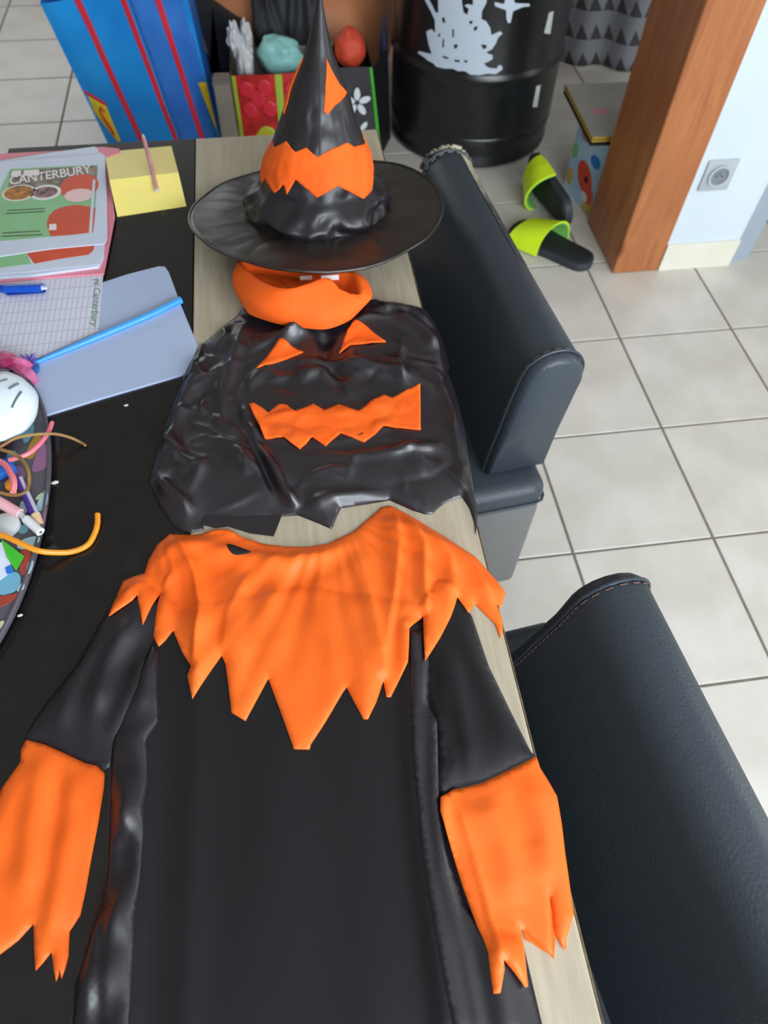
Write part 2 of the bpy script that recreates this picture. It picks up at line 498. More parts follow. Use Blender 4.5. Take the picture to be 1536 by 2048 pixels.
post = single('wooden_post', box(0.083, 0.2555, 0.329, 0.645, 0.0, 2.7, 0.006, 2), M['post'], (0.17, 0.48, 0),
              'square stained orange-brown timber post at the end of the white wall', 'post', smooth=False)

sk = root('wall_socket', (0.335, 0.335, 0.36), 'grey square wall socket low on the white wall', 'socket')
part('cover_plate', box(0.283, 0.388, 0.329, 0.337, 0.308, 0.413, 0.004), M['socket'], sk)
def disc_y(cx, cz, y0, y1, r, seg=28):
    V = []; F = []
    for y in (y0, y1):
        for q in range(seg):
            a = 2 * PI * q / seg; V.append((cx + r * math.cos(a), y, cz + r * math.sin(a)))
    for q in range(seg): F.append((q, (q + 1) % seg, seg + (q + 1) % seg, seg + q))
    F.append(tuple(range(seg))); F.append(tuple(range(seg, 2 * seg)))
    return V, F
def ring_y(cx, cz, y0, y1, r0, r1, seg=28):
    V = []; F = []
    for y, r in ((y0, r0), (y0, r1), (y1, r1), (y1, r0)):
        for q in range(seg):
            a = 2 * PI * q / seg; V.append((cx + r * math.cos(a), y, cz + r * math.sin(a)))
    for i in range(4):
        j = (i + 1) % 4
        for q in range(seg): F.append((i * seg + q, i * seg + (q + 1) % seg, j * seg + (q + 1) % seg, j * seg + q))
    return V, F
part('socket_ring', ring_y(0.3355, 0.361, 0.322, 0.3295, 0.029, 0.037), M['socket'], sk)
part('socket_well', disc_y(0.3355, 0.361, 0.3265, 0.3295, 0.029), M['socket_in'], sk)
part('pin', cyl((0.3355, 0.317, 0.372), (0.3355, 0.327, 0.372), 0.003), M['metal'], sk)
for s in (-1, 1):
    part('pin_hole', disc_y(0.3355 + s * 0.0095, 0.361, 0.3255, 0.327, 0.003, 12), M['sole_black'], sk)

# hanging printed curtain behind the post
def curtain():
    P0 = Vector((0.18, 1.98)); P1 = Vector((1.5, 1.46)); n = 90; mz = 26
    V = []; F = []; UV = []
    for j in range(mz + 1):
        z = 0.012 + 1.15 * j / mz
        for i in range(n + 1):
            t = i / n; p = P0.lerp(P1, t); nn = Vector((P1.y - P0.y, -(P1.x - P0.x))).normalized()
            p = p + nn * (0.018 * math.sin(t * 44) + 0.01 * math.sin(t * 17 + z * 3))
            V.append((p.x, p.y, z)); UV.append((t * 1.42 / 0.062, z / 0.118))
    for j in range(mz):
        for i in range(n):
            a = j * (n + 1) + i; F.append((a, a + 1, a + n + 2, a + n + 1))
    o = single('curtain', (V, F), M['triangles'], (0.6, 1.7, 0.012), 'grey curtain printed with rows of dark triangles behind the wooden post', 'curtain', smooth='all')
    lay = o.data.uv_layers.new(name='UVMap')
    for l in o.data.loops: lay.data[l.index].uv = UV[l.vertex_index]
    s = o.modifiers.new('thickness', 'SOLIDIFY'); s.thickness = 0.006
curtain()

# ------------------------------------------------------------------ table
tb = root('dining_table', (-1.2, -1.0, 0), 'long dining table with a black top and a pale wood side strip', 'table')
part('black_top', box(-1.688, -1.2665, -1.98, 0.006, T - 0.045, T, 0.002), M['table_black'], tb, False)
strip = part('pale_strip', box(-1.2655, -0.8385, -1.98, 0.006, T - 0.045, T, 0.002), M['table_beige'], tb, False)
part('edge_band', box(-0.8385, -0.8355, -1.98, 0.006, T - 0.045, T - 0.0012, 0.001, 1), M['table_edge'], tb, False)
for lx_ in (-1.62, -1.20):
    for ly_ in (-1.90, -0.08):
        part('leg', box(lx_ - 0.035, lx_ + 0.035, ly_ - 0.035, ly_ + 0.035, 0, T - 0.045, 0.004), M['table_black'], tb, False)

# ------------------------------------------------------------------ chairs
def back_profile(deep=0.0):
    # (u, z): u towards +x = rear of the chair, closed, anticlockwise
    outer = [(0.0, 0.4525), (0.010, 0.56), (0.022, 0.69)]
    c = (-0.036, 0.710); r = 0.060
    arc = [(c[0] + r * math.cos(a), c[1] + r * math.sin(a)) for a in np.radians([0, 20, 40, 60, 80, 100, 120, 140, 160])]
    inner = [(-0.104 - deep * 0.1, 0.67), (-0.115 - deep * 0.5, 0.58), (-0.125 - deep * 0.85, 0.50), (-0.130 - deep, 0.4525)]
    return outer + arc + inner
def make_chair(origin, rz, label, worn):
    c = root('dining_chair', origin, label, 'chair', 'black leather chairs along the table', rz)
    L = 0.70
    prof = back_profile(0.0 if worn else 0.05); n = len(prof)
    cen = Vector((-0.05, 0.62))
    secs = [(0.0, 0.80), (0.003, 0.88), (0.008, 0.94), (0.016, 0.985), (0.026, 1.0), (0.2, 1.0), (0.35, 1.0), (0.5, 1.0), (L - 0.026, 1.0), (L - 0.016, 0.985), (L - 0.008, 0.94), (L - 0.003, 0.88), (L, 0.80)]
    V = []; F = []
    for v, s in secs:
        ins = (1 - s) * 0.075
        for (u, z) in prof:
            d = Vector((u, z)) - cen
            q = d * (1 - ins / max(d.length, 0.02)) if d.length > 0 else d
            zz = cen.y + q.y
            zz -= 0.006 * math.sin(PI * min(max(v / L, 0), 1)) * (1 if z > 0.66 else 0)
            V.append((cen.x + q.x, v, max(zz, 0.4525)))
    for i in range(len(secs) - 1):
        for q in range(n):
            F.append((i * n + q, i * n + (q + 1) % n, (i + 1) * n + (q + 1) % n, (i + 1) * n + q))
    F.append(tuple(range(n))); F.append(tuple((len(secs) - 1) * n + q for q in range(n)))
    back = part('backrest', (V, F), M['leather'], c, True, True)
    for v0 in (0.020, L - 0.020):
        pts = [(u + (u - cen.x) * 0.012, v0, z + (z - cen.y) * 0.012) for u, z in prof]
        part('seam', tube(pts, 0.0028, 6, smoothn=3), M['leather'], back, True, True)
        st = []
        P = [Vector(p) for p in pts]
        for i in range(len(P) - 1):
            m_ = max(1, int((P[i + 1] - P[i]).length / 0.011))
            for q in range(m_):
                a = P[i].lerp(P[i + 1], (q + 0.2) / m_); b = P[i].lerp(P[i + 1], (q + 0.75) / m_)
                sgn = 1 if v0 < 0.3 else -1
                off = Vector((0, 0.006 * sgn, 0))
                st.append(cyl(a + off, b + off, 0.0012, seg=5))
        o = part('stitching', join(*st), M['thread'] if worn else M['thread_red'], back, True, True); o['kind'] = 'stuff'
    if worn:
        pr_ = []; 
        VV = []; FF = []
        ns = 24
        for i in range(ns + 1):
            v = 0.30 + (L - 0.30 - 0.006) * i / ns
            w_ = 1.0
            for a in (12, 30, 48, 64):
                aa = math.radians(a); r = 0.0607
                VV.append((-0.036 + r * math.cos(aa), v, 0.710 + r * math.sin(aa) - 0.006 * math.sin(PI * v / L)))
        for i in range(ns):
            for q in range(3): FF.append((i * 4 + q, i * 4 + q + 1, i * 4 + q + 5, i * 4 + q + 4))
        o = part('worn_edge', (VV, FF), M['worn_fade'], back, 'all', True); o['label'] = 'cracked cream worn patch along the top edge'
        fr = []
        for i in range(26):
            a = math.radians(10 + 150 * i / 25); r = 0.060 + random.uniform(-.001, .003)
            fr.append(xf(box(-0.004, 0.004, -0.004, 0.004, -0.004, 0.004, 0.001, 1), Matrix.Translation((-0.036 + r * math.cos(a), L - 0.004 + random.uniform(-.004, .004), 0.710 + r * math.sin(a)))))
        o = part('frayed_end', join(*fr), M['leather_worn'], back, True, True); o['label'] = 'frayed cream tuft of padding on the end'; o['kind'] = 'stuff'
    seat = part('seat', box(-0.48, -0.002, -0.052, L + 0.082, 0.375, 0.452, 0.036, 5), M['leather'], c, True, True)
    part('piping', tube([(-0.46, -0.0515, 0.40), (-0.03, -0.0515, 0.40), (-0.012, -0.046, 0.40), (-0.004, -0.034, 0.40), (-0.0025, -0.02, 0.40), (-0.0025, L + 0.05, 0.40), (-0.004, L + 0.064, 0.40), (-0.012, L + 0.076, 0.40), (-0.03, L + 0.0815, 0.40), (-0.46, L + 0.0815, 0.40)], 0.0035, 6, smoothn=1), M['leather'], seat, True, True)
    part('base', box(-0.465, -0.010, -0.046, L + 0.076, 0.035, 0.378, 0.012, 2), M['leather_grey'] if worn else M['leather'], c, True, True)
    for u in (-0.43, -0.06):
        for v in (0.0, L):
            part('leg', box(u - 0.02, u + 0.02, v - 0.02, v + 0.02, 0.0, 0.036, 0.003), M['leather'], c, True, True)
    return c
make_chair((-0.588, -0.832, 0), math.radians(6.0), 'black leather chair beside the hat, with cream worn top edge', True)
make_chair((-0.5485, -1.942, 0), math.radians(6.8), 'black grained leather chair with reddish stitching, beside the orange dress cuff', False)

# ------------------------------------------------------------------ costume: dress
EDGE = -0.836
def droop(P, k=0.7):
    return np.clip(P[:, 0] - (EDGE + 0.007), 0, None) * k
ZC = T + 0.012

body_o = [(-1.2958,-1.2351),(-1.1103,-1.2164),(-0.9348,-1.2741),(-0.9225,-1.3314),(-0.9314,-1.4191),(-0.95,-1.5141),(-0.9444,-1.5754),(-0.9304,-1.6429),(-0.9024,-1.6706),(-0.9014,-1.7071),(-0.9001,-1.7501),(-0.9005,-1.798),(-1.3792,-1.7377),(-1.3779,-1.678),(-1.375,-1.6277),(-1.3664,-1.5875),(-1.3532,-1.5402),(-1.3568,-1.4648),(-1.3598,-1.3938),(-1.3465,-1.3479),(-1.3147,-1.2623)]
sleeve_l_o = [(-1.3762,-1.2095),(-1.3285,-1.1805),(-1.2861,-1.2211),(-1.2752,-1.2564),(-1.3014,-1.3032),(-1.3166,-1.3616),(-1.3448,-1.4019),(-1.3541,-1.4218),(-1.3641,-1.4305),(-1.3731,-1.4204),(-1.3883,-1.4148),(-1.4121,-1.4008),(-1.4387,-1.3857),(-1.4636,-1.3768),(-1.4573,-1.357),(-1.4412,-1.3308),(-1.4099,-1.2855)]
sleeve_r_o = [(-0.9451,-1.2727),(-0.9132,-1.2336),(-0.8874,-1.2529),(-0.8769,-1.2846),(-0.8696,-1.359),(-0.8552,-1.4227),(-0.8422,-1.4764),(-0.8376,-1.4807),(-0.8605,-1.4885),(-0.9128,-1.5035),(-0.9478,-1.5063),(-0.9652,-1.5143),(-0.9641,-1.4948),(-0.9558,-1.46),(-0.9517,-1.4132),(-0.9577,-1.396),(-0.9511,-1.3277)]
cuff_l_o = [(-1.4616,-1.3777),(-1.4379,-1.387),(-1.4113,-1.4021),(-1.3876,-1.416),(-1.3724,-1.4216),(-1.3627,-1.4323),(-1.3625,-1.4497),(-1.3658,-1.4861),(-1.3707,-1.5263),(-1.3738,-1.5576),(-1.3774,-1.5809),(-1.3829,-1.5891),(-1.3874,-1.5955),(-1.386,-1.6186),(-1.3884,-1.6294),(-1.391,-1.6374),(-1.3947,-1.6272),(-1.3944,-1.6339),(-1.3963,-1.6393),(-1.3996,-1.6288),(-1.4041,-1.6116),(-1.4117,-1.6204),(-1.4184,-1.6266),(-1.4224,-1.6077),(-1.4263,-1.5822),(-1.4404,-1.596),(-1.4543,-1.6046),(-1.4751,-1.616),(-1.5037,-1.5964),(-1.4994,-1.5501),(-1.5005,-1.5203),(-1.4985,-1.4789),(-1.4812,-1.4303),(-1.4649,-1.4045),(-1.4664,-1.3893)]
cuff_r_o = [(-0.9483,-1.5078),(-0.9134,-1.505),(-0.8613,-1.4901),(-0.837,-1.4819),(-0.8359,-1.4965),(-0.8298,-1.5134),(-0.8235,-1.531),(-0.8267,-1.5593),(-0.832,-1.5921),(-0.835,-1.6166),(-0.8378,-1.6378),(-0.8399,-1.6546),(-0.8475,-1.6651),(-0.8534,-1.6737),(-0.8602,-1.6853),(-0.8636,-1.676),(-0.8659,-1.6663),(-0.8624,-1.6476),(-0.8606,-1.6312),(-0.8673,-1.6614),(-0.873,-1.6877),(-0.8781,-1.686),(-0.8882,-1.6745),(-0.9016,-1.6595),(-0.9046,-1.6842),(-0.9089,-1.7117),(-0.9123,-1.7122),(-0.9212,-1.6981),(-0.9304,-1.6847),(-0.9315,-1.694),(-0.9403,-1.713),(-0.9472,-1.7129),(-0.9467,-1.6963),(-0.945,-1.6767),(-0.9467,-1.6645),(-0.9505,-1.6518),(-0.9583,-1.6082),(-0.9658,-1.5578),(-0.9691,-1.5311),(-0.9659,-1.5169)]
collar_o = [(-1.3711,-1.2237),(-1.3643,-1.1886),(-1.3576,-1.1673),(-1.3443,-1.1617),(-1.3286,-1.1588),(-1.3234,-1.1373),(-1.3118,-1.1117),(-1.2945,-1.0957),(-1.27,-1.1005),(-1.2476,-1.1024),(-1.2259,-1.0981),(-1.2077,-1.1004),(-1.1835,-1.1201),(-1.1543,-1.1315),(-1.1222,-1.1399),(-1.0934,-1.1435),(-1.0641,-1.142),(-1.024,-1.1252),(-0.9958,-1.1027),(-0.9762,-1.0867),(-0.963,-1.0856),(-0.9472,-1.0977),(-0.924,-1.1189),(-0.8874,-1.1547),(-0.8523,-1.191),(-0.8373,-1.2197),(-0.8201,-1.2519),(-0.8341,-1.2776),(-0.8387,-1.27),(-0.8359,-1.2943),(-0.8389,-1.3097),(-0.8449,-1.323),(-0.8459,-1.3125),(-0.8477,-1.2995),(-0.857,-1.2847),(-0.8685,-1.2662),(-0.8816,-1.2815),(-0.8927,-1.2561),(-0.9,-1.2715),(-0.9086,-1.2871),(-0.9294,-1.3164),(-0.955,-1.3466),(-0.9513,-1.3171),(-0.9456,-1.2801),(-0.9565,-1.287),(-0.9677,-1.2967),(-0.9723,-1.3216),(-0.9774,-1.345),(-0.991,-1.3646),(-1.006,-1.3861),(-1.0116,-1.3854),(-1.0125,-1.3638),(-1.0252,-1.3902),(-1.0387,-1.411),(-1.0443,-1.4103),(-1.0535,-1.3864),(-1.0608,-1.3656),(-1.0652,-1.3704),(-1.0923,-1.4071),(-1.1124,-1.4318),(-1.1148,-1.4382),(-1.1335,-1.4357),(-1.1471,-1.387),(-1.1606,-1.3403),(-1.1763,-1.3669),(-1.1915,-1.3926),(-1.2086,-1.3795),(-1.2117,-1.3457),(-1.2151,-1.314),(-1.2201,-1.3007),(-1.2389,-1.3287),(-1.257,-1.3563),(-1.2643,-1.3233),(-1.2594,-1.3116),(-1.2713,-1.2898),(-1.2845,-1.2557),(-1.2939,-1.269),(-1.3021,-1.278),(-1.3077,-1.2672),(-1.3106,-1.2596),(-1.3073,-1.2267),(-1.3038,-1.1948),(-1.3143,-1.2182),(-1.3244,-1.2439),(-1.3289,-1.2201),(-1.3341,-1.1971),(-1.3404,-1.2056),(-1.3545,-1.2145),(-1.3697,-1.2246)]

def field(poly, H, w):
    def g(P):
        d, _, _ = seg_dist(P, poly, True)
        m = inside(P, poly)
        return np.where(m, H * (1 - np.exp(-d / w)) + 0.0015, 0.0)
    return g
g_body = field(body_o, 0.006, 0.02); g_sl = field(sleeve_l_o, 0.008, 0.02); g_sr = field(sleeve_r_o, 0.008, 0.02)

def sheet(name, poly, res, hfun, m, parent, base=None, th=0.0012, dr=0.0, seat=None):
    """hfun(P, d) height above the underlying surface"""
    V, F = fill(poly, res)
    d, _, _ = seg_dist(V, poly, True)
    b = base(V) if base is not None else np.zeros(len(V))
    dz = droop(V, dr) if dr else 0
    top = T + 0.0004 + b + hfun(V, d) - dz
    bot = np.maximum(top - th, T + 0.0002 - dz) if seat is None else np.minimum(T + 0.0002 + b - dz, top - 0.0004)
    return part(name, thick(V, F, np.c_[V, top], np.c_[V, bot]), m, parent, 'all')

dress = root('costume_dress', (-1.05, -1.45, T), 'black witch costume dress with jagged orange collar and cuffs laid on the table', 'dress')

fl_body = [
    ([(-1.2479,-1.311),(-1.2558,-1.4789),(-1.261,-1.6943)], 0.0035, 0.016), ([(-1.1499,-1.4223),(-1.1795,-1.5436),(-1.2112,-1.7013)], 0.002, 0.03),
    ([(-0.9667,-1.2973),(-0.984,-1.4128),(-0.9944,-1.5142),(-0.9974,-1.5943),(-1.0003,-1.731)], 0.008, 0.010), ([(-0.9549,-1.4231),(-0.9732,-1.5171),(-0.9815,-1.6015),(-0.9827,-1.7334)], 0.006, 0.012),
    ([(-1.3141,-1.2633),(-1.3131,-1.4006),(-1.3109,-1.4486),(-1.3135,-1.5253),(-1.3164,-1.604),(-1.3194,-1.6911)], 0.004, 0.014),
    ([(-1.0598,-1.3963),(-1.0582,-1.5601),(-1.0658,-1.7218)], 0.002, 0.03), ([(-0.9401,-1.4626),(-0.9426,-1.6069),(-0.9397,-1.7395)], 0.005, 0.014)]
pan_l = [(-1.3141,-1.2633),(-1.3131,-1.4006),(-1.3109,-1.4486),(-1.3135,-1.5253),(-1.3164,-1.604),(-1.3194,-1.6911)]
pan_r = [(-0.9654,-1.2975),(-0.9827,-1.4129),(-0.9932,-1.5144),(-0.9963,-1.5944),(-1.0003,-1.7359)]
pan_m = [(-1.352,-1.52),(-1.3513,-1.5705),(-1.3499,-1.6086),(-1.3486,-1.687)]
def h_body(P, d):
    h = 0.006 * (1 - np.exp(-d / 0.02)) + 0.001
    for ln, a, w in fl_body: h = h + fold(P, ln, a, w, fade=False) * np.clip(d / 0.01, 0, 1)
    # the side panels lie a step higher than the front, like pressed folds
    dl, sl, _ = seg_dist(P, pan_l); dr_, sr, _ = seg_dist(P, pan_r); dm, sm, _ = seg_dist(P, pan_m)
    h = h + 0.003 / (1 + np.exp(np.clip(sl * dl / 0.004, -40, 40))) * np.clip(d / 0.01, 0, 1)
    w = nz(P, 26, 3.0, 1.0, 0.55) * 0.0045
    left = 1 / (1 + np.exp(np.clip(sl * dl / 0.006, -40, 40)))
    h = h + w * left * np.clip(d / 0.015, 0, 1)
    h = h + nz(P, 9, 1.5, 1.6, 0.4) * 0.0025 * np.clip(d / 0.02, 0, 1)
    return np.maximum(h, 0.0006)
def split_body():
    V, F = fill(body_o, 0.0085)
    d, _, _ = seg_dist(V, body_o, True)
    h = h_body(V, d)
    return V, F, h
V, F, h = split_body()
body = part('body', thick(V, F, np.c_[V, T + 0.0004 + h], np.c_[V, np.full(len(V), T + 0.0002)]), M['velvet'], dress, 'all')
# glossy side panel of the skirt, folded over at the left
panel_o = [(-1.3439,-1.3494),(-1.3121,-1.2702),(-1.3011,-1.2859),(-1.3001,-1.3795),(-1.312,-1.3997),(-1.3085,-1.4495),(-1.3116,-1.5266),(-1.3145,-1.6046),(-1.3175,-1.691),(-1.3156,-1.7383),(-1.3761,-1.7372),(-1.3749,-1.6781),(-1.3771,-1.6472),(-1.3591,-1.5915),(-1.3508,-1.5712),(-1.3508,-1.5295),(-1.353,-1.4788),(-1.3559,-1.4024),(-1.3532,-1.3731)]
def h_panel(P, d):
    h = 0.004 * (1 - np.exp(-d / 0.008)) + (nz(P, 24, 5.0, 0.55, 0.9) * 0.020 + 0.006) * np.clip(d / 0.02, 0, 1)
    dm, sm, _ = seg_dist(P, pan_m)
    h = h + fold(P, [(-1.3518,-1.4947),(-1.3504,-1.5417),(-1.3484,-1.5953),(-1.3485,-1.6447),(-1.3479,-1.6868)], -0.005, 0.004, fade=False)
    return np.maximum(h, 0.0003)
def body_h(P):
    m = inside(P, body_o)
    d, _, _ = seg_dist(P, body_o, True)
    return np.where(m, h_body(P, d), 0.0)
sheet('side_panel', panel_o, 0.006, h_panel, M['satin'], dress, body_h)
panel_r = [(-0.9692,-1.3017),(-0.9301,-1.2904),(-0.9564,-1.3993),(-0.9534,-1.4255),(-0.967,-1.5194),(-0.9673,-1.5683),(-0.9569,-1.6303),(-0.936,-1.6617),(-0.9053,-1.6752),(-0.9032,-1.7069),(-0.9019,-1.7495),(-0.9033,-1.7735),(-0.9867,-1.7617),(-0.9934,-1.7317),(-0.9964,-1.6487),(-0.9965,-1.5696),(-0.9892,-1.458)]
def h_panr(P, d):
    h = 0.003 * (1 - np.exp(-d / 0.008)) + (nz(P, 14, 8.0, 1.2, 0.6) * 0.012 + 0.003) * np.clip(d / 0.02, 0, 1)
    h = h + fold(P, [(-0.9546,-1.4253),(-0.9696,-1.5077),(-0.9771,-1.5928),(-0.9681,-1.671),(-0.9669,-1.7404)], 0.005, 0.006, fade=False)
    return np.maximum(h, 0.0003)
sheet('side_panel', panel_r, 0.006, h_panr, M['satin'], dress, body_h)

f_sl = [([(-1.3357,-1.2271),(-1.3671,-1.2954),(-1.377,-1.3671)], 0.012, 0.012), ([(-1.3615,-1.2388),(-1.4075,-1.3039),(-1.4239,-1.3796)], 0.007, 0.014), ([(-1.3134,-1.2813),(-1.3409,-1.359),(-1.3555,-1.3949)], 0.007, 0.012)]
def h_sl(P, d):
    h = 0.008 * (1 - np.exp(-d / 0.014)) + 0.001
    for ln, a, w in f_sl: h = h + fold(P, ln, a, w) * np.clip(d / 0.012, 0, 1)
    return h + nz(P, 13, 2.0) * 0.010 * np.clip(d / 0.02, 0, 1)
sheet('sleeve', sleeve_l_o, 0.007, h_sl, M['satin'], dress, None, seat=1)
f_sr = [([(-0.9221,-1.3178),(-0.921,-1.4146),(-0.923,-1.5008)], 0.007, 0.012), ([(-0.8976,-1.2988),(-0.8804,-1.3935),(-0.8648,-1.4788)], 0.005, 0.012), ([(-0.9434,-1.3296),(-0.9523,-1.394),(-0.947,-1.4494),(-0.9581,-1.5077)], -0.006, 0.006), ([(-0.9475,-1.4176),(-0.9401,-1.4626),(-0.951,-1.5029)], 0.004, 0.006)]
def h_sr(P, d):
    h = 0.009 * (1 - np.exp(-d / 0.014)) + 0.002
    for ln, a, w in f_sr: h = h + fold(P, ln, a, w) * np.clip(d / 0.012, 0, 1)
    return np.maximum(h + nz(P, 18, 4.0) * 0.002 * np.clip(d / 0.015, 0, 1), 0.001)
g_pr = lambda P: body_h(P)
sheet('sleeve', sleeve_r_o, 0.007, h_sr, M['velvet'], dress, g_pr, seat=1, dr=0.6)

f_cl = [([(-1.4375,-1.3901),(-1.439,-1.4816),(-1.4358,-1.5733)], 0.009, 0.013), ([(-1.396,-1.4196),(-1.3954,-1.4821),(-1.403,-1.5634),(-1.412,-1.6181)], 0.007, 0.012), ([(-1.4218,-1.3983),(-1.413,-1.4349),(-1.4171,-1.5111),(-1.4213,-1.5847)], -0.003, 0.008), ([(-1.4636,-1.3927),(-1.4766,-1.4602),(-1.4822,-1.5278)], 0.006, 0.014)]
def h_cl(P, d):
    h = 0.003 * (1 - np.exp(-d / 0.004)) + 0.001
    for ln, a, w in f_cl: h = h + fold(P, ln, a * 0.75, w * 1.2) * np.clip(d / 0.02, 0.05, 1)
    return np.maximum(h + nz(P, 20, 6.0) * 0.002 * np.clip(d / 0.012, 0, 1), 0.001)
sheet('cuff', cuff_l_o, 0.0055, h_cl, M['orange_satin'], dress, None, seat=1)
laps_cr = [([(-0.9468,-1.5184),(-0.9397,-1.5657),(-0.9346,-1.6279),(-0.9331,-1.6893)], 0.007, 0.03, 1)]
cr_fold = [(-0.9434,-1.52),(-0.9368,-1.5661),(-0.933,-1.6281),(-0.9337,-1.6869)]
f_cr = [([(-0.9176,-1.5189),(-0.8995,-1.5711),(-0.9023,-1.6421)], 0.007, 0.014), ([(-0.8509,-1.4987),(-0.8477,-1.5674),(-0.8671,-1.6273)], 0.006, 0.016), ([(-0.8896,-1.5169),(-0.8711,-1.5533),(-0.8677,-1.5861)], -0.003, 0.012), ([(-0.9177,-1.6591),(-0.9205,-1.682),(-0.9153,-1.7051)], 0.003, 0.01)]
def h_cr(P, d):
    h = 0.003 * (1 - np.exp(-d / 0.004)) + 0.002
    for ln, a, w in f_cr: h = h + fold(P, ln, a * 0.75, w * 1.2) * np.clip(d / 0.02, 0.05, 1)
    dd, ss, _ = seg_dist(P, cr_fold)
    for ln, a, w, sg in laps_cr: h = h + lap(P, ln, a, w, sg) * np.clip(d / 0.006, 0.2, 1)
    return np.maximum(h + nz(P, 16, 9.0) * 0.0015 * np.clip(d / 0.012, 0, 1), 0.001)
def panel_h(P, poly, fn):
    m = inside(P, poly); d, _, _ = seg_dist(P, poly, True)
    return np.where(m, fn(P, d) + 0.0006, 0.0)
def cuff_r_raw(P):
    b = body_h(P)
    return b + panel_h(P, panel_r, h_panr)
def cuff_r_base(P):
    acc = cuff_r_raw(P)
    for a in np.linspace(0, 2 * PI, 7)[:-1]:
        acc = np.maximum(acc, cuff_r_raw(P + np.array([math.cos(a), math.sin(a)]) * 0.006) * 0.95)
    return acc + 0.0005
sheet('cuff', cuff_r_o, 0.0048, h_cr, M['orange_satin'], dress, cuff_r_base, seat=1, dr=0.5)
# torn inner points that show under the right cuff
for q in ([(-0.8997,-1.6623),(-0.8867,-1.6726),(-0.8763,-1.6856),(-0.8837,-1.6823),(-0.8927,-1.6741),(-0.8991,-1.6709)], [(-0.8607,-1.6376),(-0.8636,-1.6663),(-0.8731,-1.6921),(-0.8763,-1.6856),(-0.8683,-1.6609)], [(-0.8609,-1.6667),(-0.8533,-1.6716),(-0.8579,-1.6854),(-0.8603,-1.6842)]):
    part('cuff_point', prism(q, T + 0.0008, T + 0.0022), M['orange_satin'], dress, False)

# collar: pleats fan out from the neckline
UNDER_FAT = [(-1.2726,-1.0879),(-1.2522,-1.0485),(-1.213,-1.044),(-1.1202,-1.0508),(-1.1219,-1.0777),(-1.1311,-1.1056),(-1.1411,-1.1273),(-1.1775,-1.1175),(-1.2101,-1.101),(-1.2285,-1.1014),(-1.2468,-1.0946)]
laps = [([(-0.9588,-1.0935),(-0.958,-1.158),(-0.9788,-1.238),(-1.005,-1.3245),(-1.0121,-1.3653)], 0.007, 0.020, -1), ([(-0.9419,-1.103),(-0.9246,-1.1708),(-0.9377,-1.2589),(-0.9537,-1.3312)], 0.008, 0.020, -1), ([(-0.92,-1.1221),(-0.8916,-1.192),(-0.8921,-1.2569)], 0.007, 0.018, -1),
        ([(-0.8979,-1.1463),(-0.8592,-1.2128),(-0.8424,-1.2672)], 0.006, 0.016, -1), ([(-1.2835,-1.104),(-1.2556,-1.1706),(-1.2469,-1.242),(-1.2568,-1.3127)], 0.009, 0.020, 1), ([(-1.2975,-1.1152),(-1.2855,-1.1668),(-1.3017,-1.1966)], 0.006, 0.014, 1),
        ([(-1.0309,-1.1401),(-1.0124,-1.2257),(-1.0083,-1.3241)], 0.004, 0.022, -1), ([(-1.1773,-1.1724),(-1.21,-1.2392),(-1.2175,-1.2968)], 0.003, 0.02, 1)]
f_co = [([(-1.1333,-1.1445),(-1.152,-1.2314),(-1.1634,-1.3318)], 0.006, 0.018), ([(-1.0759,-1.1517),(-1.0804,-1.2784),(-1.0627,-1.3653)], 0.005, 0.018), ([(-1.0153,-1.1333),(-1.0153,-1.2489),(-1.0181,-1.3712)], 0.006, 0.014),
        ([(-0.9651,-1.0946),(-0.9658,-1.1992),(-0.9709,-1.3)], 0.009, 0.014), ([(-0.9501,-1.0965),(-0.9261,-1.1792),(-0.9479,-1.3248)], 0.011, 0.014), ([(-0.9283,-1.1265),(-0.8948,-1.2083),(-0.8965,-1.2719)], 0.010, 0.014),
        ([(-0.9113,-1.1375),(-0.8734,-1.211),(-0.8345,-1.2643)], 0.009, 0.012), ([(-1.2944,-1.0983),(-1.2648,-1.1612),(-1.247,-1.2191),(-1.2594,-1.3123)], 0.013, 0.012), ([(-1.3116,-1.1177),(-1.2956,-1.1736),(-1.3062,-1.2565)], 0.009, 0.011),
        ([(-1.3181,-1.1296),(-1.3336,-1.1687),(-1.3585,-1.2048)], 0.010, 0.012), ([(-1.1909,-1.1541),(-1.2001,-1.248),(-1.2089,-1.3659)], 0.005, 0.016),
        ([(-1.2908,-1.1005),(-1.2332,-1.1318),(-1.1908,-1.1499),(-1.1347,-1.1695),(-1.0767,-1.1601),(-1.0153,-1.1333)], 0.012, 0.013), ([(-1.1987,-1.1859),(-1.1437,-1.205),(-1.0796,-1.193),(-1.0029,-1.1523)], -0.004, 0.014), ([(-1.2332,-1.1233),(-1.2472,-1.1878),(-1.2336,-1.2512)], -0.004, 0.014)]
def h_co(P, d):
    h = 0.0035 * (1 - np.exp(-d / 0.005)) + 0.001
    for ln, a, w in f_co: h = h + fold(P, ln, a * 0.8, w * 1.15) * np.clip(d / 0.022, 0.08, 1)
    for ln, a, w, sg in laps: h = h + lap(P, ln, a, w, sg) * np.clip(d / 0.012, 0.12, 1)
    cx, cy = -1.05, -1.08
    an = np.arctan2(P[:, 0] - cx, -(P[:, 1] - cy)); rr = np.hypot(P[:, 0] - cx, P[:, 1] - cy)
    pl = np.array([noise.noise(Vector((a * 9, r * 3, 4.0))) for a, r in zip(an, rr)])
    h = h + pl * 0.004 * np.clip(d / 0.03, 0.05, 1) + nz(P, 30, 7.0) * 0.0008 * np.clip(d / 0.01, 0, 1)
    return np.maximum(h, 0.0008)
def panel_h(P, poly, fn):
    m = inside(P, poly); d, _, _ = seg_dist(P, poly, True)
    return np.where(m, fn(P, d) + 0.0006, 0.0)
